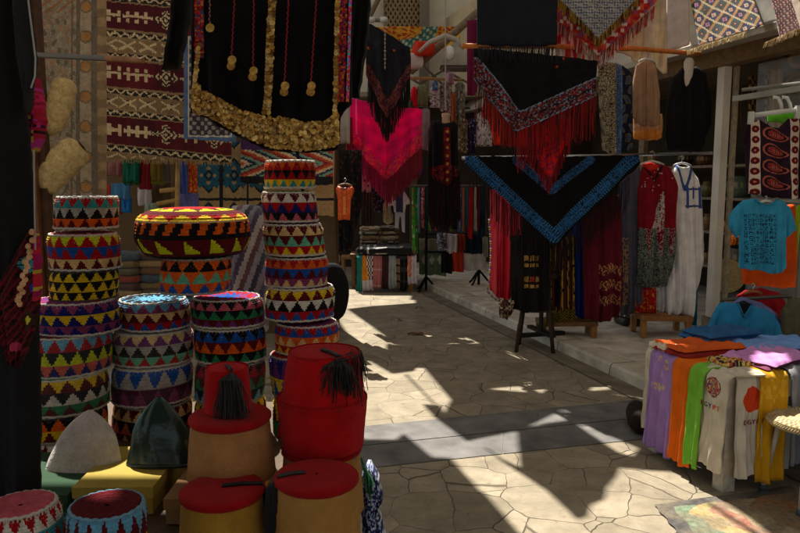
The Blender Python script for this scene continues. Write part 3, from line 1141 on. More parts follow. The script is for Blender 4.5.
pillbox('lowest cap of the tall right column behind the fezzes', 306, 404, 449, 70, 1.84,
        [B('yellow', 'maroon', 12, True), B('green', 'red', 12, True, .3)], 'red', 'grey')
# the cap that carries the big hat, and the big hat
pillbox('orange and sky blue cap carrying the big round hat', 194.5, 260, 296, 71, 1.78,
        [B('orange', 'black', 10, True), B('orange', 'mint', 10, True, .4), B('orange', 'blue', 10, True, .1)], 'maroon', 'grey')


def big_hat():
    Y = 1.80
    x = P(193, 240, Y).x
    r = 56.5 * (Y - .02) / F
    zb = P(193, 259, Y - r * .75).z + .002
    H = .118
    t = thing('round_hat', (x, Y, zb), 'big puffy round crocheted hat with yellow, orange and maroon zigzags', 'hat')
    prof = []
    n = 44
    for i in range(n + 1):
        v = i / n
        # from the crown centre out over the rim and under
        if v < .5:
            a = v / .5
            rr = r * .97 * math.sin(a * PI / 2) ** .9 if a > 0 else .002
            z = H * (1 - .36 * a ** 2.6)
        else:
            a = (v - .5) / .5
            rr = r * (.97 + .03 * math.sin(min(1, a * 2.2) * PI / 2)) * (1 - .34 * max(0, a - .3) ** 1.7)
            z = H * .64 * (1 - a) ** 1.15
        if i % 2:
            rr += .0011; z += .0006
        prof.append((max(rr, .002), z))
    Yc = Yarn

    def cf(th, v, i):
        w = ((th * 20) % 1.0); tri = abs(w - .5) * 2
        if v < .16:
            c = Yc['red']
        elif v < .25:
            c = Yc['lime'] if abs(((th * 11) % 1) - .5) * 2 < (v - .13) / .12 else Yc['maroon']
        elif v < .33:
            c = Yc['maroon']
        elif v < .43:
            c = Yc['yellow'] if abs(((th * 15) % 1) - .5) * 2 < (v - .32) / .11 else Yc['red']
        elif v < .46:
            c = Yc['cream']
        elif v < .62:
            q = (th * 22 + (v - .46) * 2.0) % 1
            c = Yc['orange'] if q < .5 else Yc['black']
        elif v < .68:
            c = Yc['black']
        elif v < .95:
            q = (th * 13) % 1
            c = Yc['lime'] if (q < (v - .68) / .27 * .75 and v < .9) else Yc['maroon']
        else:
            c = Yc['black']
        return mix(c, (0, 0, 0), .25 * hsh(int(th * 140), i, 8))
    m = MB().lathe((x, Y, zb), prof, 140, colf=cf, wob=lambda a: 1 + .012 * math.sin(3 * a + 1) + .008 * math.sin(22 * a))
    m.build('crown', 'yarn', t)
    m = MB().lathe((x, Y, zb), [(r * .74, .003), (r * .70, -.004), (r * .60, -.004), (r * .4, .004)], 60, Yarn['black'])
    m.build('lining', 'yarn', t)


big_hat()


# ---- fezzes
def tassel(name, root, knot, n, length, parent, col=C(14, 13, 15), spread=.02, out=(0, -1, 0)):
    """cord from the crown centre (root) over the rim (knot) with threads hanging down"""
    m = MB()
    root, knot = Vector(root), Vector(knot)
    m.tube([root + Vector((0, 0, .004)), root.lerp(knot, .5) + Vector((0, 0, .006)), knot + Vector((0, 0, .004))], .0035, col, 6)
    o = Vector(out)
    for i in range(int(n * 1.7)):
        a = rnd.uniform(-1, 1)
        l = length * rnd.uniform(.72, 1.0)
        side = Vector((a * spread, 0, 0))
        e = knot + side * rnd.uniform(.7, 1.5) + o * rnd.uniform(.006, .022) + Vector((0, 0, -l))
        mid = knot + side * .7 + o * rnd.uniform(.012, .02) + Vector((0, 0, -.012))
        m.tube([knot, mid, mid.lerp(e, .5) + Vector((rnd.uniform(-.004, .004), rnd.uniform(-.003, .003), 0)), e], .0008, mix(col, (.03, .03, .03), rnd.random()), 4, False)
    return m.build(name, 'satin', parent)


def fez(label, px, Y, wtop, wbot, zt, zb, body, top, group='felt fezzes on the hat stall', mat='felt', lip=False, tilt=(0, 0), crease=False):
    x = P(px, 300, Y).x
    rt, rb = wtop / 2 * Y / F, wbot / 2 * Y / F
    t = thing('fez', (x, Y, zb), label, 'fez hat', group)
    sd = rnd.random() * 7
    wob = lambda a: 1 + .016 * math.sin(2 * a + sd) + .010 * math.sin(3 * a + 2 * sd) + .004 * math.sin(7 * a + sd)
    H = zt - zb
    cz = 2.2 if mat == 'crumpled' else 1.0
    disp = lambda a, z: cz * (.006 * math.sin(3 * a + 38 * z + sd) * math.sin(55 * z + 2 * a) + .0028 * math.sin(9 * a - 90 * z + sd) * math.sin(7 * a + 120 * z)
                              + (.0035 * math.sin(17 * a + 160 * z + 2 * math.sin(5 * a)) * math.sin(11 * a - 210 * z) if cz > 1 else 0))
    top_h = .012 if lip else 0.0
    prof = [(rb * .985, .0)] + [(rb + (rt - rb) * (k / 40), (H - top_h) * k / 40) for k in range(41)]
    MB().lathe((x, Y, zb), prof, 140, colf=lambda th, v, i: mix(body, (0, 0, 0), .10 * hsh(int(th * 140), i, 3) + .10 * (v < .05)), wob=wob, tilt=tilt, disp=disp).build('body', mat, t, smooth=True)
    o = .004 if lip else 0
    prof = ([(rt + o - .002, H - top_h - .001)] if lip else []) + [(rt + o, H - top_h + .002), (rt + o, H - .004), (rt + o - .004, H), (rt * .8, H + .002), (rt * .4, H + .0015), (.003, H + .001)]
    MB().lathe((x, Y, zb), prof, 72, top, wob=wob, tilt=tilt).build('crown_top', 'felt', t, smooth=True)
    return t, Vector((x, Y, zb)), rt, H


red, red2, tan, tan2 = C(182, 16, 20), C(160, 14, 20), C(178, 126, 76), C(176, 130, 46)
zz = lambda py, Y: P(400, py, Y).z
# left pair: tan fez with a red top, the small red fez standing on it, and the ochre one below in front
Yf_ = 1.34
t, b, rt, H = fez('tan fez with red top carrying the small red fez', 227, Yf_, 80, 91, zz(427, Yf_ - .075), zz(490, Yf_ - .08), tan, red2, lip=True)
zt1 = b.z + H
t, b, rt, H = fez('small red fez with long black tassel standing on the tan fez', 225, Yf_ + .02, 44, 50, zz(373, Yf_ - .02), zt1 + .003, red, red)
tassel('tassel', (b.x, b.y, b.z + H), (b.x + .018, b.y - rt * .92, b.z + H + .002), 60, .10, t, spread=.03)
t, b, rt, H = fez('ochre fez with red top at the front edge under the small red fez', 217, 1.22, 84, 94, zz(505, 1.22 - .07), TZ, tan2, red2, lip=True)
tassel('tassel', (b.x, b.y, b.z + H), (b.x + rt * .98, b.y + .01, b.z + H), 50, .10, t, spread=.02, out=(.6, -.3, 0))
# support box under the tan fez
# right pair
Yr = 1.37
t, b, rt, H = fez('ochre crumpled fez with red top at the right end of the stall', 314, 1.20, 84, 94, zz(474, 1.20), TZ, C(178, 130, 70), red2, mat='crumpled', lip=True)
tassel('tassel', (b.x - .02, b.y, b.z + H), (b.x - rt * .93, b.y - .02, b.z + H), 60, .11, t, C(40, 38, 40), spread=.012, out=(-.5, -.5, 0))
zt2 = zz(461, Yr - .085)
t, b, rt, H = fez('tan fez hidden under the two big red fezzes', 320, Yr + .01, 80, 88, zt2 - .002, TZ, C(178, 130, 70), red2, lip=True)
t, b, rt, H = fez('lower of two big red fezzes nested together', 321, Yr, 93, 84, zz(410, Yr - .085), zt2, red, red)
t, b, rt, H = fez('upper of two big red fezzes with black tassel draped over its rim', 321, Yr, 72, 84, zz(359, Yr - .06), b.z + H - .004, C(188, 18, 22), C(172, 16, 20), tilt=(.04, .02))
kx = b.x + rt * .55
tassel('tassel', (b.x + .0, b.y, b.z + H), (kx, b.y - rt * .80, b.z + H + .001), 46, .075, t, spread=.04)
m = MB()
for i in range(60):
    a = -1.2 + 1.9 * rnd.random()
    q = rt + .004
    p0 = Vector((b.x + .005 + math.cos(a) * q, b.y + math.sin(a) * q, b.z + H - .002))
    l = rnd.uniform(.03, .10)
    m.tube([p0 - Vector((math.cos(a) * .02, math.sin(a) * .02, -.004)), p0, p0 + Vector((math.cos(a) * .006 + rnd.uniform(-.012, .012), math.sin(a) * .006, -l))], .0008, C(16, 15, 17), 4, False)
m.build('loose_threads', 'satin', t)


def small_box(name, label, x0, x1, y0, y1, h, col, col2, rot=0, z=TZ):
    t = thing(name, ((x0 + x1) / 2, (y0 + y1) / 2, z), label, 'box', 'flat cardboard boxes on the hat stall')
    cx, cy = (x0 + x1) / 2, (y0 + y1) / 2
    ax = Vector((math.cos(rot), math.sin(rot), 0)); ay = Vector((-math.sin(rot), math.cos(rot), 0))
    MB().box((cx, cy, z + h * .4), x1 - x0 - .006, y1 - y0 - .006, h * .8, ax, ay, (0, 0, 1), col).build('box_base', 'cardboard', t)
    MB().box((cx, cy, z + h * .8), x1 - x0, y1 - y0, h * .4 - .001, ax, ay, (0, 0, 1), col2).build('lid', 'cardboard', t)
    return t


h = .058
small_box('cardboard_box', 'yellow cardboard box under the shiny dark green cap', P(90, 500, 1.42).x, P(166, 500, 1.42).x, 1.34, 1.56, h, C(150, 124, 44), C(166, 144, 62), .02)
small_box('cardboard_box', 'dark green cardboard box under the white felt cap', P(8, 500, 1.42).x, P(86, 500, 1.42).x, 1.33, 1.56, .045, C(30, 56, 34), C(36, 66, 40), .03)
small_box('cardboard_box', 'brown cardboard box lifting the tan fez', P(180, 500, 1.4).x, P(262, 500, 1.4).x, 1.30, 1.5, .052, C(130, 96, 60), C(140, 104, 66), .0)


def cone_cap(label, px, py_tip, py_bot, wpx, Y, col, mat, lean, seed):
    x = P(px, 300, Y).x
    zb = P(px, py_bot, Y - .05).z
    zt = P(px, py_tip, Y).z
    H = zt - zb
    r = wpx / 2 * Y / F
    t = thing('felt_cap', (x, Y, zb), label, 'cap')
    prof = []
    for k in range(21):
        v = k / 20
        prof.append((max(.004, r * (1 - v ** 2.0) ** .72 * (1 + .02 * math.sin(v * 9 + seed))), H * v))
    sh = lambda th, v, i: mix(col, (0, 0, 0), .12 * hsh(int(th * 90), i, 3))
    m = MB().lathe((x, Y, zb), prof, 64, colf=sh, wob=lambda a: 1 + .03 * math.sin(2 * a + seed) + .018 * math.sin(5 * a + seed), sy=.42, tilt=lean, disp=lambda a, z: (.05 if mat == 'shiny_wrap' else .02) * math.sin(4 * a + 30 * z + seed) * math.sin(3 * a - 26 * z) + (.03 * abs(math.sin(6 * a + 40 * z)) if mat == 'shiny_wrap' else .006 * math.sin(13 * a + 70 * z)))
    m.build('crown', mat, t, smooth=True)
    m = MB()
    pts = [(x + math.cos(a) * r * 1.005, Y + math.sin(a) * r * .43, zb + .004 + .002 * math.sin(3 * a)) for a in [2 * PI * k / 60 for k in range(61)]]
    m.tube(pts, .004, mix(col, (0, 0, 0), .15), 6, False)
    m.build('hem', mat, t, smooth=True)
    if False:
        m = MB()
        for (a0, z0, a1, z1) in ((-1.0, .02, -1.25, .55), (-2.3, .05, -1.2, .22), (-1.35, .85, -1.05, .35)):
            q = []
            for k in range(9):
                s = k / 8
                a = a0 + (a1 - a0) * s; v = z0 + (z1 - z0) * s
                rr = r * (1 - v ** 1.9) ** .75 + .003
                q.append((x + math.cos(a) * rr + lean[0] * H * v, Y + math.sin(a) * rr * .6 + lean[1] * H * v, zb + H * v))
            m.tube(q, .0022, C(120, 130, 126), 5)
        m.build('wrap_crease', 'shiny_wrap', t, smooth=True)


cone_cap('white knitted pointed cap leaning on the left column above the green box', 73, 413, 484, 76, 1.47, C(196, 184, 178), 'wool', (.10, .16), 1.0)
cone_cap('shiny dark green pointed cap in clear plastic above the yellow box', 154, 399, 473, 67, 1.46, C(14, 44, 36), 'shiny_wrap', (-.02, .12), 3.0)

pillbox('front left cap with pink ribbed crown, cut by the picture edge', 29, 518, 575, 74, 1.10,
        [B('white', 'red', 16, False), B('teal', 'red', 16, True), B('yellow', 'maroon', 16, True)], 'pink', 'white', group='front row caps')
pillbox('front cap with dark maroon crown and pale blue stitched rim', 108, 521, 575, 80, 1.10,
        [B('maroon', 'sky', 16, False), B('maroon', 'yellow', 16, True)], 'maroon', 'sky', group='front row caps')

# ================================================================== FOREGROUND HANGING GARMENTS
BLK = C(24, 23, 25)


def noisecol(base, alts, s=1.0, p=.35, seed=1):
    def f(u, v, px, py):
        k = hsh(math.floor(px * s), math.floor(py * s), seed)
        if k < p:
            return alts[int(k / p * len(alts)) % len(alts)]
        return mix(base, (0, 0, 0), .2 * hsh(math.floor(px * s * 2), math.floor(py * s * 2), seed + 3))
    return f


def gold_dress():
    Y = 1.68
    t = thing('coin_dress', P(270, 150, Y), 'black velvet dress with gold coin trim and red bead strings hanging above the hats', 'dress')
    top = [(192, -14), (352, -14)]
    bot = [(192, 112), (208, 120), (225, 130), (246, 141), (270, 151), (300, 153), (325, 152), (338, 149), (341, 118), (352, 104)]
    sheet('bodice', top, bot, Y, C(17, 16, 18), t, 60, 40, .012, .03, (.010, 5), 2.0, 'velvet')
    # sleeves
    sheet('sleeve', [(-14, 172), (20, 172), (70, 163.5)], [(-14, 193), (20, 189), (50, 183), (70, 179)], Y + .06, C(20, 19, 21), t, 20, 16, .02, .05, (.006, 2), 1.0, 'velvet', swap=True)
    sheet('sleeve', [(-14, 351), (40, 349), (98, 349)], [(-14, 372), (40, 368), (98, 359)], Y + .05, C(16, 15, 17), t, 20, 16, .02, .05, (.006, 2), 4.0, 'velvet', swap=True)
    # coin trim
    gold = [C(206, 166, 92), C(176, 134, 70), C(226, 192, 120), C(140, 104, 58), C(190, 160, 110)]
    m = MB()
    band_t = [(194, 80), (205, 92), (225, 103), (245, 112), (262, 117), (285, 118), (305, 123), (325, 122), (338, 114)]
    band_b = [(194, 112), (208, 115), (225, 125), (246, 136), (270, 147), (300, 150), (325, 148), (338, 144)]
    for k in range(1900):
        px = rnd.uniform(194, 338)
        a, b = lerp_poly(band_t, px), lerp_poly(band_b, px)
        py = a + (b - a) * rnd.random()
        p = P(px, py, Y - .035 - rnd.random() * .012)
        m.disc(p, rnd.uniform(.0036, .0056), (rnd.uniform(-.5, .5), -1, rnd.uniform(-.3, .6)), gold[rnd.randrange(5)], 9)

    def chain(pts, step, r0, dbl=False):
        for (x0, y0), (x1, y1) in zip(pts, pts[1:]):
            n = max(1, int(math.hypot(x1 - x0, y1 - y0) / step))
            for i in range(n):
                q = i / n
                for w in ((-1, 1) if dbl else (0,)):
                    p = P(x0 + (x1 - x0) * q + rnd.uniform(-.5, .5) + w * 1.6, y0 + (y1 - y0) * q, Y - .034 - rnd.random() * .008)
                    m.disc(p, r0 * rnd.uniform(.85, 1.1), (rnd.uniform(-.4, .4), -1, rnd.uniform(-.2, .5)), gold[rnd.randrange(5)], 10)
    chain([(273, -8), (270, 40), (269, 80), (266, 116)], 3.4, .0062, True)
    chain([(338, -8), (336, 60), (335, 120)], 3.2, .006)
    chain([(199, 45), (196, 70), (194, 90), (193, 110)], 3.2, .006)
    m.build('coin_trim', 'gold', t)
    # red bead strings with coin pendants
    for (xa, ya, xb, yb) in ((235, -8, 231.5, 56), (254, -8, 253, 67), (289, -8, 284.5, 82), (317, -8, 311, 82), (210, -8, 209.5, 24)):
        s = MB()
        n = int((yb - ya) / 1.15)
        for i in range(n):
            q = i / n
            c = C(150, 26, 40) if xa > 215 else [C(150, 40, 40), C(60, 90, 150), C(200, 140, 60)][i % 3]
            p = P(xa + (xb - xa) * q + .5 * math.sin(i * 1.3), ya + (yb - ya) * q, Y - .036)
            s.lathe(p, [(.0004, -.0018), (.0016, -.0008), (.0016, .0008), (.0004, .0018)], 6, c)
        so_ = s.build('bead_string', 'plastic', t)
        g = MB()
        for j, (dx, dy) in enumerate(((0.6, 4), (-.4, 10))):
            if xa < 215 and j:
                continue
            g.disc(P(xb + dx, yb + dy, Y - .038), .0098, (rnd.uniform(-.2, .2), -1, .1), gold[j], 14, .002)
        g.build('coin_pendant', 'gold', so_)
    # bright embroidered strip along the right edge
    al = [C(190, 70, 40), C(180, 40, 60), C(120, 40, 90), C(210, 120, 50), C(70, 30, 50)]
    sheet('embroidered_trim', [(-14, 340), (102, 336)], [(-14, 348), (102, 344.5)], Y - .03, noisecol(C(150, 40, 50), al, .55, .85, 2), t, 90, 8, .006, 0, (.002, 1), 3, swap=True)
    al = [C(220, 60, 200), C(70, 190, 220), C(240, 120, 60), C(200, 40, 60)]
    sheet('bead_trim', [(-14, 349.4), (102, 346)], [(-14, 352.2), (102, 349)], Y - .034, noisecol(C(210, 70, 150), al, .6, .8, 3), t, 90, 2, .008, 0, (.001, 1), 3, swap=True)
    al = [C(190, 40, 40), C(210, 110, 60), C(60, 80, 130), C(130, 20, 30)]
    sheet('embroidered_trim', [(-14, 195), (58, 195)], [(-14, 203.5), (58, 204)], Y - .03, noisecol(C(120, 40, 36), al, .6, .8, 5), t, 60, 8, .006, 0, (.002, 1), 3, swap=True)


gold_dress()


def dark_left():
    Y = 1.25
    t = thing('hanging_robe', P(0, 480, Y), 'dark grey robe with white piping hanging at the left edge of the picture', 'robe')
    sheet('robe_body', [(-20, -60), (500, -60)], [(-20, 17), (60, 20), (150, 27), (235, 30), (300, 33), (400, 36), (500, 38)], Y, C(30, 30, 33), t, 50, 30, .01, .05, (.012, 2.2), 1.2, swap=True)
    sheet('sleeve', [(-20, 12), (60, 18), (95, 26), (112, 27)], [(-20, 27), (30, 32), (58, 35.5), (76, 35), (90, 31), (112, 28)], Y - .03, C(44, 44, 48), t, 24, 10, .01, .02, (.004, 1), 1.2, swap=True)
    m = MB()
    m.tube([P(x, y, Y - .04) for x, y in ((27, -10), (30, 15), (33, 38), (35.5, 58), (35, 76), (31, 88))], .0016, C(190, 190, 190), 5)
    m.build('piping', 'cloth', t)
    m = MB()
    m.tube([P(x, y, Y - .05) for x, y in ((34, 150), (34.5, 200), (35.5, 250))], .0014, C(170, 170, 176), 5)
    m.build('piping', 'cloth', t)
    t = thing('embroidered_dress', P(36, 380, 1.36), 'red and pink embroidered dress edge with coins showing behind the dark robe', 'dress')
    al = [C(220, 40, 110), C(190, 30, 60), C(210, 170, 50), C(200, 60, 160), C(60, 20, 40)]
    sheet('sleeve_cuff', [(78, 34), (100, 28), (115, 29), (135, 31), (152, 33.5)], [(78, 37), (100, 41), (120, 44), (140, 42), (152, 35)], 1.34, noisecol(C(190, 36, 70), al, .35, .7, 4), t, 50, 12, .02, .03, (.003, 1), 2, swap=True)
    al = [C(84, 20, 28), C(50, 14, 20), C(26, 18, 24), C(64, 18, 34)]

    def f(u, v, px, py):
        if px > 36.5 and py < 300:
            return [C(200, 40, 60), C(200, 170, 60), C(170, 30, 90)][int(hsh(0, math.floor(py * .3), 3) * 3)]
        d = math.hypot(px - 31.5, (py - 264))
        if d < 8:
            return C(60, 150, 160) if (math.atan2(py - 264, px - 31.5) * 4 / PI) % 1 < .8 else C(20, 40, 50)
        if math.hypot(px - 38, py - 287) < 5:
            return C(50, 60, 170)
        if abs(px - 32) + abs(py - 318) * .8 < 9:
            return C(210, 200, 60) if abs(px - 32) + abs(py - 318) * .8 < 4 else C(60, 40, 30)
        if math.hypot(px - 20, py - 345) < 5:
            return C(180, 60, 90)
        return al[int(hsh(math.floor(px * .45), math.floor(py * .45), 3) * 4)] if (math.floor(px * .45 + py * .3) % 3) else C(110, 26, 32)
    sheet('skirt', [(232, 30), (250, 20), (300, -10), (365, 10)], [(232, 37), (255, 39.5), (300, 40.5), (330, 36), (365, 24)], 1.22, f, t, 110, 40, .01, .02, (.006, 2), 2, swap=True)
    m = MB()
    for i in range(16):
        q = i / 15
        m.disc(P(32 - 14 * q + 2 * math.sin(i * 2.2), 232 + 72 * q ** .8, 1.18), .0052, (rnd.uniform(-.4, .4), -1, .2), C(196, 150, 110), 10)
    m.build('coin_trim', 'gold', t)


dark_left()


# wooden post, rod, carpet and loofahs at the left
def left_bits():
    m = MB()
    a = P(41, 300, 3.25)
    m.box((a.x, a.y, 1.5), .055, .07, 3.0, col=C(116, 74, 44)); m.box((a.x + .045, a.y + .02, 1.5), .03, .05, 3.0, col=C(80, 52, 34))
    m.build('wooden_post', 'wood', None, label='brown wooden post standing behind the dark robe at the left', cat='post')
    t = thing('metal_rod', P(36, 55, 3.15), 'thin grey metal rod with brown tip sticking out from the wooden post', 'rod')
    m = MB(); m.tube([P(37, 55, 3.15), P(107, 58.5, 2.95)], .012, C(104, 102, 98), 10); m.build('shaft', 'lamp_metal', t)
    m = MB(); m.tube([P(107, 58.5, 2.95), P(126, 59.5, 2.9), P(143, 60.5, 2.85)], [.012, .0125, .011], C(150, 104, 70), 10); m.build('tip', 'wood', t)

    def f(u, v, px, py):
        x = px
        g = hsh(math.floor(px * .6), math.floor(py * .6), 3)
        base = mix(C(186, 172, 150), C(150, 136, 116), g)
        if px > 98:
            return C(150, 122, 90) if (py // 9) % 2 else C(176, 146, 110)
        if 92 < px < 98 or 77 < px < 81 or 72 < px < 73.5:
            return mix(C(96, 84, 70), base, .3)
        if 81 <= px <= 92:
            d = math.hypot(px - 86.5, ((py + 8) % 30) - 15)
            return C(190, 138, 82) if d < 5 else (C(124, 112, 96) if d < 6.5 else mix(base, C(196, 176, 146), .5))
        if py < 12 and px < 77:
            return C(170, 120, 76) if int(px / 4 + py / 3) % 3 == 0 else base
        # scrolling pattern
        s = math.sin(px * .42 + 2 * math.sin(py * .16)) * math.sin(py * .30 + 2 * math.sin(px * .2))
        if s > .55:
            return mix(C(110, 96, 84), base, .25)
        if s < -.62:
            return mix(C(190, 130, 92), base, .4)
        return base
    sheet('patterned_carpet', [(36, -14), (98.5, -14), (106, 262)][:2] + [(106, -14)], [(36, 268), (106, 262)], (36, 3.5, 106, 3.75), f, None, 84, 190, .012, 0, (.008, 1.5), 4, 'wool', label='beige scroll patterned carpet with brown border hanging at the left', cat='carpet')

    def loofah(label, pts, w, Y):
        m = MB()
        n = 34
        q = []
        for i in range(n + 1):
            s = i / n * (len(pts) - 1)
            k = min(int(s), len(pts) - 2)
            x = pts[k][0] + (pts[k + 1][0] - pts[k][0]) * (s - k)
            y = pts[k][1] + (pts[k + 1][1] - pts[k][1]) * (s - k)
            q.append(P(x, y, Y))
        rs = [w * max(.12, (1 - abs(2 * i / n - 1) ** 5)) ** .5 * (1 + .03 * math.sin(i * .9)) for i in range(n + 1)]
        # ridged sponge
        n0 = len(m.v)
        seg = 40
        for i, p in enumerate(q):
            a = q[max(0, i - 1)]; b = q[min(n, i + 1)]
            tt = (b - a).normalized(); e1 = Vector((0, 1, 0)); e1 = (e1 - tt * e1.dot(tt)).normalized(); e2 = tt.cross(e1)
            for k in range(seg):
                an = 2 * PI * k / seg
                r = rs[i] * (1 + .03 * math.sin(an * 6 + i * .1) + .018 * rnd.random())
                m.v.append(p + e1 * math.cos(an) * r * .6 + e2 * math.sin(an) * r)
        for i in range(n):
            for k in range(seg):
                a = n0 + i * seg + k; b = n0 + i * seg + (k + 1) % seg
                m.f.append([a, b, b + seg, a + seg]); m.c.append(mix(C(206, 180, 128), C(170, 142, 92), rnd.random() * .5))
        for e in (0, n):
            m.f.append([n0 + e * seg + k for k in range(seg)]); m.c.append(C(120, 92, 54))
        m.build('loofah', 'fiber', None, smooth=True, label=label, cat='sponge', group='loofah sponges')
    loofah('upper loofah sponge hanging nearly upright on the beige carpet', [(66, 78), (63, 92), (57, 112), (46, 134)], .058, 3.3)
    loofah('lower loofah sponge slanting under the upright one', [(82, 146), (70, 156), (54, 172), (38, 190)], .075, 3.28)


left_bits()


# ================================================================== LEFT BACKGROUND: KILIMS, RUGS, SCARVES
def kilim_col(u, v, px, py):
    qx, qy = math.floor(px / 1.1) * 1.1, math.floor((py - .10 * (px - 100)) / 1.25) * 1.25
    y = (qy + 113 - 57 * 0) % 57.0
    red = mix(C(104, 18, 32), C(76, 12, 26), hsh(math.floor(px / 26), math.floor(py / 57), 2))
    cr, dkb, tn = C(214, 190, 148), C(34, 30, 32), C(150, 122, 88)
    if qx < 127:
        red = mix(red, (0, 0, 0), .15)
    if y < 26.5:           # red field
        for cx, n in ((108, 2), (166, 5), (214, 5)):
            dx = qx - cx
            dy = y - 12.5
            a = abs(dx)
            if n == 5 and a < 15:
                w = 9.5 - a * .62
                if abs(dy) < w and (int(a / 3.3) % 2 == 0 or abs(dy) < 1.5):
                    return cr if int((abs(dy) + a) / 2.2) % 2 == 0 else dkb
            if 15 <= a < 30 or n == 2 and a < 12:
                if abs(dy) < 1.4:
                    return cr
                if int(a / 3) % 3 == 0 and 2 <= abs(dy) < 6.0:
                    return cr
        return red
    y -= 26.5
    if y < 2 or y > 28.5:
        return tn
    if y < 7.5 or y > 23:
        yy = y - 2 if y < 7.5 else y - 23
        z = abs(((qx / 5.0) % 2) - 1) * 4
        return cr if abs(yy - 2.5 - (z - 2)) < 1.0 else dkb
    if y < 9 or y > 21.5:
        return tn
    for cx in (108, 127, 148, 170, 192, 214):
        dx, dy = abs(qx - cx), abs(y - 15)
        if abs(dx * .55 - dy) < 1.1 and dx < 9:
            return cr
        if dx < 2.2 and dy < 2.2:
            return dkb
    return C(140, 112, 80)


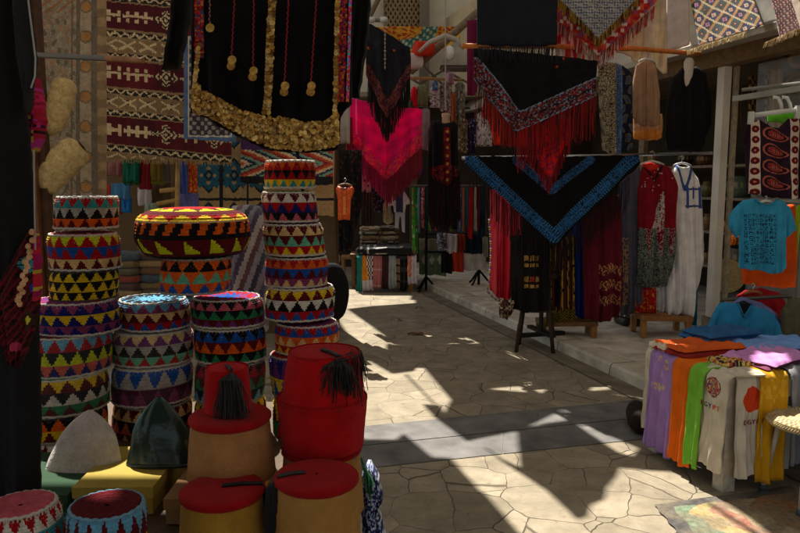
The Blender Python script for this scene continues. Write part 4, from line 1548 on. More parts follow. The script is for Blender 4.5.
def left_back():
    t = thing('kilim_rug', P(150, 165, 6.2), 'maroon kilim rug with cream arrow motifs hanging over the scarf display', 'rug')
    sheet('rug_field', [(97, -16), (232, -10)], [(97, 158), (150, 160), (232, 163)], (97, 5.9, 232, 6.3), kilim_col, t, 124, 150, .012, 0, (.012, 2), 2, 'wool')
    fringe('fringe', [(98, 158), (232, 162)], .045, (97, 5.88, 232, 6.28), C(206, 178, 128), t, 170, .003, .5)

    def blue(u, v, px, py):
        e = min(px - 184, 236 - px, 141 - py)
        if e < 4:
            return C(84, 110, 150)
        if e < 5.5:
            return C(210, 200, 180)
        s = math.sin(px * .8) * math.sin(py * .7)
        return C(150, 140, 140) if s > .2 else C(60, 52, 62)
    sheet('bordered_rug', [(184, 36), (236, 36)], [(184, 139), (236, 142)], (184, 5.6, 236, 5.7), blue, None, 50, 90, .012, 0, (.008, 1.5), 1, 'wool', label='small blue bordered rug half hidden behind the coin dress', cat='rug')

    def teal(u, v, px, py):
        qx, qy = math.floor(px / .9) * .9, math.floor(py / .9) * .9
        bl, be, dk = C(34, 92, 116), C(170, 140, 96), C(24, 30, 36)
        if abs((qx - 221)) < 1.6 or abs(qx - 247) < 1 or abs(qy - 199) < 1.2 or abs(qx - 197) < 1:
            return dk
        cx = 208 if qx < 221 else 234
        cx = cx if qx < 247 else 260
        dx = abs(qx - cx); dy = abs(((qy - 175 + 22) % 44) - 22)
        d = dx + dy * .9
        if d < 3:
            return be if int(d) % 2 else bl
        if d < 5.5:
            return dk
        if dx < 12 and abs(dx - dy) < 4.5 and d < 20:
            return bl
        if d < 9:
            return be
        if abs(d - 15) < 1.2:
            return dk
        return bl if d < 14 else be
    sheet('geometric_rug', [(192, 142), (334, 142)], [(192, 216), (334, 216)], 7.2, teal, None, 150, 84, .012, 0, (.006, 2), 6, 'wool', label='blue and tan diamond rug hanging behind the striped blanket', cat='rug')

    def zig(u, v, px, py):
        qx, qy = math.floor(px / 1.2) * 1.2, math.floor(py / 1.2) * 1.2
        if qy < 150:
            return C(78, 44, 96)
        if qy > 176:
            return C(22, 20, 24)
        z = (qx * .5 + abs(((qy - 150) % 26) - 13) * 1.2) % 15
        pal = [C(196, 84, 44), C(216, 190, 150), C(40, 44, 80), C(120, 160, 130), C(150, 40, 40)]
        return pal[int(z / 3)]
    sheet('zigzag_rug', [(241, 138), (333, 138)], [(241, 183), (333, 185)], 7.0, zig, None, 100, 50, .012, 0, (.008, 2), 3, 'wool', label='small zigzag rug in orange, navy and cream behind the tall hat column', cat='rug')
    # rail with scarves
    m = MB(); m.tube([P(96, 157, 6.6), P(208, 160, 6.6)], .018, C(150, 120, 80), 8)
    m.build('scarf_rail', 'wood', None, label='wooden rail carrying scarves under the maroon kilim', cat='rail')
    S = [  # label, x0,x1,y0,y1, colour, fringe colour, depth
        ('dusty pink shawl hung first on the rail under the kilim', 107, 123, 159, 176, C(150, 96, 96), None, 6.5),
        ('green fringed scarf hung on the rail under the kilim', 123.5, 139, 157, 182, C(30, 104, 82), C(30, 130, 80), 6.45),
        ('dark red scarf hung beside the green fringed one', 140, 151, 160, 189, C(140, 34, 42), None, 6.5),
        ('olive scarf with lime fringe hung beside the dark red one', 151, 163, 162, 181, C(128, 104, 44), C(170, 176, 50), 6.48),
        ('grey scarf hung beside the olive one', 162, 170, 163, 181, C(112, 100, 92), None, 6.52),
        ('long blue scarf hung at the right end of the rail', 180, 190, 161, 194, C(84, 104, 186), None, 6.42),
        ('orange speckled scarf hung next to the long blue one', 189, 197, 160, 193, C(216, 90, 40), None, 6.40),
        ('pale purple cloth hung below the long blue scarf', 180, 198, 193, 212, C(110, 110, 170), None, 6.55),
        ('steel blue folded scarf on the lower row', 112, 130, 183, 199, C(76, 128, 174), None, 6.7),
        ('white folded scarf on the lower row', 138, 151, 188, 206, C(206, 196, 196), None, 6.66),
        ('rust cloth hung at the left end of the lower row', 106, 122, 184, 214, C(150, 56, 40), None, 6.8),
        ('bright blue cloth hung under the steel blue scarf', 122, 131, 198, 212, C(40, 120, 190), None, 6.74),
        ('brown sack cloth hung on the lower row', 151, 170, 182, 207, C(96, 76, 52), None, 6.8),
        ('pale green folded cloth under the white scarf', 145, 158, 203, 214, C(150, 160, 140), None, 6.6),
    ]
    for (lb, x0, x1, y0, y1, c, fc, Y) in S:
        t = thing('scarf', P((x0 + x1) / 2, y1, Y), lb, 'scarf', 'scarves under the kilim')
        cf = c
        if 'speckled' in lb:
            cf = noisecol(c, [C(230, 150, 60), C(170, 50, 30)], 1.0, .4)
        sheet('fabric', [(x0, y0), (x1, y0 + .5)], [(x0 + .4, y1), (x1 - .3, y1 + .3)], Y, cf, t, 16, 18, .03, .03, (.012, 2.2))
        if fc:
            fringe('fringe', [(x0, y1 - 1), (x1, y1 - 1)], .05, Y, fc, t, 50, .003, .4)
    m = MB(); m.tube([P(178, 160, 6.3), P(177, 214, 6.3)], .022, C(176, 140, 84), 8); m.tube([P(160, 191, 6.3), P(178, 189, 6.3)], .02, C(176, 140, 84), 8)
    m.tube([P(157, 204, 6.3), P(178, 200, 6.3)], .02, C(160, 126, 74), 8)
    m.build('bamboo_frame', 'wood', None, label='pale bamboo frame standing beside the long blue scarf', cat='frame')
    # piles of folded cloth on the counter
    base = P(140, 262, 6.2)
    pal = [C(110, 74, 48), C(150, 120, 80), C(84, 60, 46), C(140, 60, 44), C(96, 84, 60), C(120, 96, 64), C(70, 80, 90)]
    names = ['brown', 'tan', 'dark brown', 'russet', 'olive', 'khaki', 'slate']
    for col_i, (px, lab, Y) in enumerate(((128, 'left', 6.75), (157, 'middle', 6.8), (186, 'right', 6.85))):
        z = .45
        for k in range(7):
            h = .075
            p = P(px, 240, Y)
            if lab == 'left' and k == 6:
                c = noisecol2 = C(150, 84, 60)
            puffy('folded_cloth', (p.x, Y, z), .30, .34, h, rnd.uniform(-.1, .1), pal[(k + col_i * 3) % 7], 'wool', rnd.random() * 20, .004, n=12,
                  label=f'{names[(k + col_i * 3) % 7]} folded cloth, {["lowest", "second", "third", "fourth", "fifth", "sixth", "topmost"][k]} in the {lab} pile behind the hats', cat='cloth', group='folded cloth piles on the left counter')
            z += h * .93
    # striped blanket rolled upright behind the hats
    def strp(u, v, px, py):
        s = (px + (py - 205) * .35 - 225) / 5.2
        pal = [C(120, 112, 122), C(70, 60, 84), C(164, 150, 146), C(96, 60, 70), C(140, 132, 140), C(50, 46, 64)]
        return pal[int(s) % 6]
    sheet('striped_blanket', [(226, 214), (234, 206), (246, 204.5), (258, 206), (268, 214)], [(226, 330), (268, 330)], 2.9, strp, None, 44, 30, .05, .16, (.008, 2), 2, 'wool', label='grey and purple striped blanket standing folded behind the tall hat column', cat='blanket')
    # round black bag right of the hats
    mb = MB()
    c = P(332, 292, 2.35)
    mb.lathe(c, [(.004, .098)] + [(.056 * math.sin(PI * (k + .5) / 14) ** .75, .098 * math.cos(PI * (k + .5) / 14)) for k in range(14)] + [(.004, -.098)], 72, C(22, 22, 25), sy=.5, wob=lambda a: 1 + .03 * math.sin(3 * a), disp=lambda a, z: .035 * math.sin(9 * a + 20 * z) * math.sin(4 * a - 40 * z) + .02 * math.sin(60 * z))
    tb = thing('black_bag', c + Vector((0, 0, -.1)), 'round black cloth bag hanging beside the tall hat column', 'bag')
    mb.build('pouch', 'cloth', tb, smooth=True)
    mb = MB(); mb.tube([c + Vector((-.05, 0, .08)), c + Vector((-.09, .02, .3)), c + Vector((-.12, .03, .52))], .006, C(22, 22, 24), 6); mb.build('strap', 'cloth', tb)


left_back()


# bag at the stall's right corner
def corner_bag():
    t = thing('patterned_bag', P(372, 560, 1.55), 'blue and white printed cloth bag with green ribbon beside the ochre fez', 'bag')
    f = noisecol(C(52, 62, 120), [C(170, 180, 206), C(200, 206, 220), C(34, 40, 84)], .9, .6, 6)
    sheet('pouch', [(462, 368), (474, 362), (500, 361), (540, 364), (580, 362)], [(462, 371), (476, 379), (492, 383), (510, 380), (540, 387), (580, 388)], 1.55, f, t, 50, 26, .02, .06, (.008, 2), 4, swap=True)
    m = MB()
    for i in range(7):
        m.strand(P(361 + i * .8, 458 + i * 2, 1.52), P(364 + i * 1.4, 492 + rnd.uniform(-8, 8), 1.5), .003, [C(40, 90, 60), C(60, 120, 90), C(30, 60, 44)][i % 3], .004, 4)
    m.build('ribbon', 'satin', t)


corner_bag()


# ================================================================== RIGHT: SHAWLS, RACKS, DRESSES
def emb(px, py, pal, seed=1, s=.9):
    k = hsh(math.floor(px * s), math.floor(py * s), seed)
    return pal[int(k * len(pal)) % len(pal)]


def hanger(px, py, Y, w, col, label, parent=None, hook=True, mat='plastic', group='clothes hangers'):
    t = thing('clothes_hanger', P(px, py, Y), label, 'hanger', group)
    m = MB()
    a, b = P(px - w, py + w * .32, Y), P(px + w, py + w * .32, Y)
    c = P(px, py, Y)
    m.tube([a, a.lerp(c, .5) + Vector((0, 0, .004)), c, b.lerp(c, .5) + Vector((0, 0, .004)), b], .011, col, 8)
    m.build('arm', mat, t, smooth=True)
    m = MB()
    u = w * .45
    m.tube([c, P(px, py - u * .8, Y), P(px + u * .5, py - u * 1.3, Y), P(px + u * .1, py - u * 1.9, Y), P(px - u * .4, py - u * 1.5, Y)], .005, C(170, 170, 172), 6)
    m.build('hook', 'bright_metal', t, smooth=True)
    return t


def rails():
    m = MB()
    m.tube([P(462, 46, 6.25), P(560, 46.5, 6.4), P(640, 49, 6.6), P(700, 54, 7.0)], .022, C(196, 112, 48), 10)
    m.build('clothes_rail', 'wood', None, smooth=True, label='orange-brown wooden rail carrying the upper shawls on the right', cat='rail', group='rails')
    m = MB()
    m.tube([P(462, 158, 6.5), P(600, 156, 6.75), P(712, 153, 7.2)], .016, C(190, 192, 190), 10)
    m.build('clothes_rail', 'bright_metal', None, smooth=True, label='grey metal rail carrying the blue bordered shawl and robes', cat='rail', group='rails')
    t = thing('rail_stand', P(545, 330, 6.75), 'dark upright stand holding both rails behind the shawls', 'stand')
    g = P(545, 158, 6.85)
    m = MB(); m.tube([(g.x, g.y, KH), (g.x, g.y, 2.9)], .022, C(50, 46, 44), 8); m.build('upright', 'dark_metal', t)
    m = MB(); m.box((g.x, g.y, KH + .02), .5, .06, .035, AN, AD, (0, 0, 1), C(50, 46, 44)); m.box((g.x, g.y, KH + .05), .06, .5, .03, AN, AD, (0, 0, 1), C(50, 46, 44)); m.build('foot', 'dark_metal', t)


rails()


def shawls():
    # plain black cloth, top
    sheet('black_cloth', [(477, -18), (557, -18)], [(477, 45), (500, 46.5), (530, 47), (557, 45)], 6.1, C(30, 31, 40), None, 40, 30, .012, .02, (.014, 1.6), 2, 'cloth', label='plain black cloth folded over the top rail', cat='cloth')
    # grey checked shawl with yellow fringe
    t = thing('fringed_shawl', P(598, 40, 6.2), 'grey and blue checked shawl with yellow and red fringe hanging in a point', 'shawl')

    def chk(u, v, px, py):
        a = (px + py) / 2.6; b = (px - py) / 2.6
        q = (math.floor(a) + math.floor(b)) % 2
        r_ = (math.floor(a / 2) % 2, math.floor(b / 2) % 2)
        return C(70, 80, 112) if q == 0 and r_ != (0, 0) else (C(176, 170, 160) if r_[0] else C(150, 148, 146))
    sheet('fabric', [(550, -18), (652, -18)], [(550, -10), (562, 2), (580, 20), (598, 39), (615, 22), (634, 2), (652, -14)], 6.15, chk, t, 110, 60, .01, 0, (.01, 2), 1)
    fringe('fringe', [(556, -4), (580, 20), (598, 39), (615, 22), (640, -4)], .09, 6.12, C(196, 158, 40), t, 190, .0035, .4, C(70, 56, 26))
    # red shawl fringe behind
    t = thing('red_shawl', P(600, 55, 6.3), 'red and white fringed shawl behind the grey checked one', 'shawl')
    al = [C(200, 50, 40), C(220, 90, 70), C(226, 206, 196), C(180, 30, 40), C(150, 80, 120)]
    sheet('fabric', [(556, -18), (664, -18)], [(556, 20), (575, 36), (598, 58), (625, 34), (650, 8), (664, -6)], 6.32, noisecol(C(206, 60, 50), al, .3, .8, 2), t, 90, 50, .01, 0, (.012, 3), 3)
    fringe('fringe', [(556, 20), (575, 36), (598, 56), (625, 34), (655, 6)], .13, 6.3, C(206, 44, 36), t, 220, .0035, .4, C(224, 200, 190))
    t = thing('red_scarf', P(568, 55, 6.45), 'red and white printed scarf over the top rail beside the black cloth', 'scarf')
    sheet('fabric', [(556, 8), (584, 14)], [(556, 60), (584, 62)], 6.5, lambda u, v, px, py: C(200, 50, 50) if math.sin(px * .8) + math.sin(px * .3 + py * .12) > .2 else C(206, 196, 190), t, 40, 40, .01, 0, (.02, 4), 3)
    # black shawl with red and blue border, red fringe
    t = thing('fringed_shawl', P(520, 150, 6.2), 'black shawl with red and pale blue embroidered border and long red fringe', 'shawl')
    Lr = [(473, 57), (477, 74), (518, 128), (597, 88)]

    def blk(u, v, px, py):
        dl = dseg(px, py, 474, 66, 518, 122); dr = dseg(px, py, 518, 122, 598, 86)
        d = min(dl, dr)
        if d < 9:
            if d > 7.6 and int(px / 1.6 + py / 1.6) % 2:
                return C(120, 160, 190)
            k = hsh(math.floor(px * .8), math.floor(py * .8), 4)
            if d < 1.2 and k < .4:
                return C(20, 18, 22)
            return C(96, 30, 36) if k < .46 else (C(96, 126, 150) if k < .60 else (C(48, 26, 36) if k < .86 else C(140, 76, 66)))
        if hsh(math.floor(px / 2), math.floor(py / 2), 9) > .997:
            return C(180, 60, 40)
        return C(17, 16, 19)
    sheet('fabric', [(474, 48), (500, 50), (555, 56), (597, 61)], [(474, 80), (490, 100), (517, 134), (530, 128), (597, 96)], 6.0, blk, t, 170, 100, .01, .0, (.026, 3.4), 1.3, 'cloth')
    fringe('fringe', [(476, 82), (496, 108), (517, 133)], .28, 5.98, C(30, 24, 28), t, 46, .003, .3, C(120, 20, 28))
    fringe('fringe', [(517, 132), (540, 122), (597, 96)], .36, 5.98, C(196, 22, 30), t, 130, .0032, .35, C(110, 14, 24))
    fringe('top_fringe', [(478, 47), (520, 47), (556, 47)], .14, 5.97, C(44, 44, 52), t, 120, .0025, .3)
    # red scarf with point under it
    t = thing('red_scarf', P(548, 185, 6.25), 'bright red patterned scarf hanging in a point over the blue bordered shawl', 'scarf')
    al = [C(220, 40, 36), C(160, 30, 60), C(90, 40, 90)]
    sheet('fabric', [(526, 120), (572, 118)], [(526, 142), (548, 181), (552, 178), (572, 132)], 6.1, noisecol(C(220, 34, 34), al, .6, .6, 8), t, 50, 40, .008, .01, (.014, 3), 4, 'thin_cloth')
    fringe('fringe', [(527, 144), (549, 180), (571, 134)], .14, 6.09, C(190, 26, 34), t, 120, .003, .3, C(90, 14, 30))
    # blue bordered black shawl
    t = thing('fringed_shawl', P(553, 245, 6.45), 'large black shawl with two bright blue embroidered bands', 'shawl')

    def blu(u, v, px, py):
        for (ax, ay, bx, by, w) in ((469, 158, 553, 236, 6.2), (553, 236, 634, 157, 6.2), (552, 190, 590, 160, 4.2), (552, 190, 516, 160, 4.2)):
            d = dseg(px, py, ax, ay, bx, by)
            if d < w:
                if w > 5:
                    # a zigzag band and a leaf band
                    side = d > 3.6
                    s = ((px - ax) * (bx - ax) + (py - ay) * (by - ay)) / math.hypot(bx - ax, by - ay)
                    if side:
                        return C(50, 108, 158) if (s / 2.6) % 1 < .5 else C(16, 20, 30)
                    return C(42, 96, 148) if (hsh(math.floor(s / 1.1), math.floor(d / .9), 2) < .55 or d < .6) else C(18, 32, 56)
                return C(46, 92, 144) if hsh(math.floor(px * 1.1), math.floor(py * 1.1), 2) < .6 else C(22, 36, 62)
        return C(14, 13, 15)
    sheet('fabric', [(465, 156), (553, 157), (639, 155)], [(465, 163), (490, 186), (520, 214), (553, 247), (590, 213), (620, 184), (639, 165)], (465, 6.35, 639, 6.6), blu, t, 230, 120, .012, 0, (.026, 3.6), 2.2, 'cloth')
    fringe('fringe', [(470, 168), (505, 201), (553, 247), (590, 214), (630, 175)], .34, (465, 6.33, 639, 6.58), C(22, 20, 23), t, 200, .003, .35, C(50, 16, 24))
    # dark red and black lace end on the left side
    m = sheet('magenta_cloth', [(467, 20), (477, 20)], [(467, 96), (474, 96), (477, 92)], 6.6, C(110, 26, 62), None, 10, 40, .01, .02, (.01, 1), 1, label='narrow magenta cloth hanging left of the plain black cloth', cat='cloth')


shawls()


def tunic(label, outline, Y, col, name='tunic', cat='tunic', group='clothes on the right racks', puff=.08, fold=(.018, 3.5), mat='cloth', nx=40, ny=50, seed=None, hgr=None, extra=None):
    """outline: (top polyline, bottom polyline) in photo pixels"""
    top, bot = outline
    cx = (top[0][0] + top[-1][0]) / 2
    t = thing(name, P(cx, max(p[1] for p in bot), yfun(Y)(cx)), label, cat, group)
    sheet('body', top, bot, Y, col, t, nx, ny, .012, puff, fold, seed, mat)
    if extra:
        extra(t)
    return t


def right_clothes():
    # patterned cloths under the upper rail
    al = [C(60, 52, 46), C(40, 36, 34), C(90, 80, 66)]
    tunic('cream and black speckled cloth hanging from the upper rail', ([(599, 66), (606, 62), (616, 63)], [(599, 100), (603, 150), (616, 156)]), 6.5,
          noisecol(C(176, 164, 136), al, 1.5, .5, 3), 'printed_cloth', 'cloth', fold=(.012, 2), nx=50, ny=150)

    def bl(u, v, px, py):
        if px < 621:
            return C(70, 96, 140) if hsh(math.floor(px), math.floor(py), 2) < .7 else C(110, 130, 160)
        q = math.sin(px * .5 + 1.2 * math.sin(py * .22)) * math.sin(py * .33)
        return C(26, 30, 52) if q > -.1 else (C(96, 84, 50) if q > -.5 else C(60, 76, 100))
    tunic('navy and blue scroll printed cloth beside the speckled one', ([(616, 63), (622, 66), (632, 72)], [(616, 156), (632, 148)]), 6.55, bl, 'printed_cloth', 'cloth', fold=(.012, 2), nx=40, ny=150)

    # beige tunic
    def beige_extra(t):
        m = MB()
        m.tube([P(646.5, 64, 6.63), P(646, 95, 6.62), P(645.5, 126, 6.62)], .003, C(96, 70, 54), 5); m.build('placket', 'cloth', t)
    tunic('plain beige tunic hanging from the upper rail', ([(633, 82), (636, 66), (642, 61), (650, 60), (655, 66), (660, 96)], [(633, 118), (640, 126), (655, 127), (660, 124)]), 6.75,
          lambda u, v, px, py: C(150, 96, 78) if (dseg(px, py, 642, 121, 652, 122) < 1.4 and int(px) % 2) else C(164, 130, 102), extra=beige_extra, puff=.1)
    hanger(647, 59, 6.75, 8, C(214, 210, 204), 'white hanger holding the plain beige tunic')
    tunic('orange and beige cloth bundle hanging below the beige tunic', ([(634, 112), (662, 114)], [(634, 139), (650, 141), (662, 138)]), 7.0,
          lambda u, v, px, py: C(214, 140, 60) if py > 131 else C(190, 140, 100), 'cloth_bundle', 'cloth', puff=.12)
    # black blouse
    tunic('black blouse with long sleeves hanging by the shop post', ([(667, 100), (672, 78), (682, 68), (697, 66), (705, 72), (711, 100)], [(667, 150), (690, 152), (700, 152), (711, 124)]), 6.95, C(19, 18, 21), 'blouse', 'blouse', puff=.12)
    t = thing('mannequin_neck', P(688, 85, 6.9), 'pale mannequin neck filling the collar of the black blouse', 'mannequin')
    m = MB(); m.lathe(P(688, 84, 6.92), [(.002, -.08), (.05, .0), (.055, .06), (.045, .12), (.05, .2), (.03, .24), (.002, .245)], 20, C(196, 184, 174), sy=.6); m.build('neck', 'plastic', t, smooth=True)
    # white panel and tan canvas, lit
    sheet('canvas_drape', [(612, -18), (668, -18)], [(612, 46), (630, 60), (645, 66), (655, 60), (664, 74), (668, 72)], (612, 7.5, 668, 7.25), lambda u, v, px, py: mix(C(176, 140, 104), C(206, 190, 166), min(1, max(0, (px + py * .5 - 640) / 30))), None, 60, 60, .012, 0, (.05, 2.6), 3.3, 'thin_cloth', label='tan canvas awning drape hanging behind the beige tunic', cat='drape')
    sheet('plain_cloth', [(667, -18), (689, -18)], [(667, 52), (689, 45)], (667, 7.15, 689, 6.95), C(188, 176, 168), None, 20, 20, .02, 0, (.006, 1), 2, label='pale plain cloth panel hanging between the drape and the carpet', cat='cloth')

    # carpets over the ledge
    def carp(u, v, px, py):
        x, y = math.floor((px - 690) / 1.3), math.floor((py + .30 * (px - 690)) / 1.3)
        a, b = (x + y) % 12, (x - y) % 12
        if b in (0, 1):
            return C(226, 206, 166)
        d = abs(a - 6) + abs(b - 6)
        cell = (math.floor((x + y) / 12) + 2 * math.floor((x - y) / 12))
        if d < 2:
            return [C(206, 80, 130), C(90, 30, 40), C(230, 210, 170)][cell % 3]
        if d < 4:
            return [C(226, 200, 160), C(200, 130, 170), C(110, 40, 44)][cell % 3]
        if a in (0, 1, 11):
            return C(206, 150, 84)
        return [C(40, 38, 92), C(30, 34, 60), C(54, 84, 84)][cell % 3]
    YL = (687, 7.0, 745, 6.28)
    t = thing('carpet', P(716, 50, 6.6), 'bright carpet of navy, cream and pink lozenges hung over the ledge', 'carpet', 'carpets over the ledge')
    sheet('pile_field', [(687, -20), (746, -20)], [(687, 51), (746, 32)], YL, carp, t, 90, 90, .02, 0, (.012, 1.5), 2, 'wool', lean=-.28)
    fringe('fringe', [(687, 51), (746, 32)], .05, (687, 6.70, 745, 5.98), C(226, 206, 160), t, 130, .004, .3)

    def carp2(u, v, px, py):
        x, y = math.floor(px / 1.4), math.floor((py + .3 * px) / 1.4)
        k = (x + 2 * y) % 9
        if px > 782 and px < 790:
            return C(226, 206, 186)
        return [C(60, 40, 30), C(110, 30, 36), C(200, 160, 140), C(40, 30, 40), C(150, 60, 60), C(60, 40, 90), C(190, 140, 110), C(80, 30, 40), C(110, 80, 60)][k]
    t = thing('carpet', P(785, 40, 5.9), 'dark red and brown carpet hung over the ledge at the right edge', 'carpet', 'carpets over the ledge')
    sheet('pile_field', [(765, -20), (815, -20)], [(765, 43), (815, 22)], (765, 6.06, 815, 5.58), carp2, t, 70, 80, .02, 0, (.014, 2), 5, 'wool', lean=-.26)
    fringe('fringe', [(765, 43), (815, 22)], .05, (765, 5.79, 815, 5.31), C(206, 180, 140), t, 100, .004, .3)
    t2 = thing('plain_rug', P(756, 40, 6.2), 'plain grey cloth hung over the ledge between the two carpets', 'cloth', 'carpets over the ledge')
    sheet('fabric', [(745, -20), (766, -20)], [(745, 33), (766, 25)], (745, 6.3, 766, 6.06), C(172, 168, 160), t2, 20, 20, .02, 0, (.01, 1), 5, lean=-.2)

    # ---- lower rail, left to right
    def fr_extra(t):
        m = MB()
        for i in range(60):
            q = i / 59
            if q < .5:
                x, y = 489 + 3 * math.sin(q * 6) - 4 * q, 220 + 140 * q
            else:
                x, y = 486 + 34 * ((q - .5) * 2), 290 + 12 * math.sin((q - .5) * 2 * PI)
            m.lathe(P(x, y, 6.95), [(.001, -.014), (.013, 0), (.001, .014)], 8, [C(200, 190, 200), C(196, 160, 60), C(120, 90, 140)][i % 3])
        m.build('bead_trim', 'plastic', t)
    tunic('bright red dress with beaded hem hanging left of the black shawl', ([(490, 190), (505, 182), (522, 186)], [(490, 290), (500, 301), (512, 302), (520, 290), (522, 270)]), 7.0,
          lambda u, v, px, py: C(214, 26, 50), 'dress', 'dress', puff=.14, fold=(.03, 3), mat='satin', extra=fr_extra)

    def gold_emb(u, v, px, py):
        for ey in (258, 265, 279, 286):
            for ex in (526, 531.5, 537):
                if abs(px - ex) < 2.1 and abs(py - ey) < (2.6 if ey in (258, 279) else 1.8) and (int(px * 2) + int(py * 2)) % 3:
                    return C(196, 150, 70) if ey != 279 or ex != 531.5 else C(180, 60, 40)
        return C(26, 20, 20)
    tunic('black embroidered cloth with gold emblems draped over the front of the bentwood stool', ([(514, 236), (530, 234), (546, 238)], [(511, 309), (528, 313), (549, 310)]), 6.5, gold_emb, 'embroidered_cloth', 'cloth', puff=.03, fold=(.02, 3), nx=60, ny=110)
    tunic('plain black dress hanging under the point of the big shawl', ([(516, 200), (530, 192), (562, 200)], [(516, 304), (562, 306)]), 6.95, C(20, 18, 20), 'dress', 'dress', fold=(.03, 3))

    def yel(u, v, px, py):
        if py > 308:
            return C(150, 130, 40) if (int(px * .7) + int(py * .7)) % 2 else C(26, 30, 26)
        s = math.sin(px * 1.1)
        return C(190, 150, 50) if s > .35 and hsh(math.floor(px), math.floor(py / 3), 2) > .25 else (C(110, 40, 40) if s < -.7 else C(40, 34, 30))
    tunic('yellow and black striped beaded dress behind the shawl fringe', ([(546, 240), (575, 236)], [(537, 322), (546, 324), (575, 322)][1:]), 6.95, yel, 'dress', 'dress', fold=(.02, 4), nx=60, ny=70)
    tunic('royal blue robe hanging between the yellow and maroon dresses', ([(572, 200), (586, 200)], [(572, 314), (583, 320), (586, 318)]), 7.0, C(24, 60, 150), 'robe', 'robe', fold=(.025, 2))

    def mar(u, v, px, py):
        for ey in (268, 283, 298):
            if abs(py - ey - 1.5 * math.sin(px * .4)) < 4.5 and 596 < px < 619:
                s = math.sin(px * 2.2 + 1.5 * math.sin(py * .9)) * math.sin(py * 1.5 + px * .6)
                if s > .05:
                    return C(186, 136, 84)
        return C(98, 20, 36)
    tunic('maroon dress with three rows of gold embroidered lettering-like scrolls', ([(584, 196), (600, 186), (612, 186), (622, 205)], [(584, 318), (600, 322), (617, 318), (622, 300)]), 6.75, mar, 'dress', 'dress', puff=.16, fold=(.03, 3), nx=70, ny=100)
    tunic('slate grey robe hanging behind the maroon dress', ([(620, 180), (629, 165), (639, 167), (646, 230)], [(620, 316), (636, 314), (646, 290)]), 6.95, C(92, 88, 104), 'robe', 'robe', puff=.1, fold=(.03, 2.5))
    tunic('narrow cream embroidered cloth strip beside the maroon dress', ([(622, 238), (628, 238)], [(622, 306), (628, 304)]), 6.72, noisecol(C(176, 150, 110), [C(110, 60, 90), C(90, 80, 110)], 1, .4), 'cloth_strip', 'cloth', puff=.02)

    def redwhite(u, v, px, py):
        cx = 660 + (py - 190) * .02
        if py > 228:
            base = C(96, 104, 98)
            k = hsh(math.floor(px * 1.5), math.floor(py * 1.2), 3)
            if py < 258 and abs(((px - 640) % 12) - 6) < 3.5 * (258 - py) / 30:
                return C(120, 24, 36) if k < .75 else C(190, 170, 166)
            return base if k < .55 else (C(50, 54, 54) if k < .8 else C(150, 150, 140))
        if dseg(px, py, 660, 192, 656, 228) < (py - 188) * .16:
            return C(190, 176, 172) if hsh(math.floor(px * .9), math.floor(py * .9), 2) < .7 else C(120, 40, 50)
        if hsh(math.floor(px / 1.2), math.floor(py / 1.2), 6) > .988:
            return C(206, 160, 160)
        if dseg(px, py, 645, 168, 653, 182) < 1.2 or dseg(px, py, 653, 182, 660, 167) < 1.2:
            return C(60, 10, 20)
        return C(132, 18, 34)

    def rw_extra(t):
        sheet('collar', [(643, 164), (651, 162), (658, 165)], [(643, 166), (650, 171), (658, 168)], 6.72, C(206, 44, 30), t, 12, 6, .01, .02, (.002, 1))
    tunic('dark red galabeya with white sparkle pattern and grey patterned hem', ([(638, 190), (643, 167), (652, 166), (660, 164), (670, 168), (677, 186)], [(638, 286), (655, 288), (668, 286), (677, 230)]), 6.85, redwhite, 'galabeya', 'robe', puff=.1, fold=(.03, 3), nx=110, ny=170, extra=rw_extra)
    tunic('red cloth with yellow streaks hanging below the grey patterned hem', ([(635, 286), (656, 288)], [(634, 313), (656, 314)][0:2] if False else [(635, 313), (656, 314)]), 6.95,
          noisecol(C(190, 30, 34), [C(214, 150, 50), C(206, 110, 60)], .8, .22, 5), 'red_cloth', 'cloth', puff=.06)

    def white(u, v, px, py):
        blue = C(60, 84, 150)
        if min(dseg(px, py, 675, 166, 682, 190), dseg(px, py, 682, 190, 691, 167)) < 1.3:
            return blue
        if 682 < px < 698 and 187 < py < 208:
            if min(abs(px - 684), abs(px - 696.5), abs(py - 189), abs(py - 206)) < 1.1 or (abs(px - 690) < .9 and py < 199):
                return blue
        return C(232, 230, 230)
    tunic('long white galabeya with blue trimmed neck and pocket', ([(667, 210), (671, 170), (676, 165), (683, 168), (691, 166), (697, 178), (702, 200)], [(659, 312), (667, 315), (680, 314), (691, 317), (702, 260)][1:]), 6.95, white, 'galabeya', 'robe', puff=.18, fold=(.03, 3), nx=90, ny=150)
    tunic('white inner hem of the long galabeya spreading to the left', ([(659, 250), (672, 240)], [(659, 312), (672, 315)]), 7.05, C(224, 222, 224), 'white_cloth', 'cloth', puff=.06)
    hanger(682, 163, 6.95, 9, C(200, 200, 206), 'pale hanger holding the long white galabeya')
    hanger(652, 161, 6.9, 12, C(216, 214, 206), 'white hanger holding the dark red galabeya')
    tunic('turquoise cloth hanging low between the white galabeya and the post', ([(684, 290), (697, 286)], [(684, 326), (697, 326), (703, 322)][:2]), 7.2, C(30, 110, 140), 'turquoise_cloth', 'cloth', puff=.06)

    # benches under the rack
    t = thing('wooden_bench', P(664, 340, 6.9), 'low wooden bench under the white galabeya', 'bench')
    a = P(636, 314, 6.95); b = P(686, 315, 7.0)
    c = (a + b) / 2
    MB().box((c.x, c.y, c.z - .01), (b - a).length, .36, .05, (b - a).normalized(), (0, 1, 0), (0, 0, 1), C(150, 104, 56)).build('seat', 'wood', t)
    for e in (a, b):
        for dy in (-.14, .16):
            MB().box((e.x + (.03 if e is a else -.03), e.y + dy, (KH + e.z - .035) / 2), .05, .05, e.z - .035 - KH, col=C(160, 112, 58)).build('leg', 'wood', t)
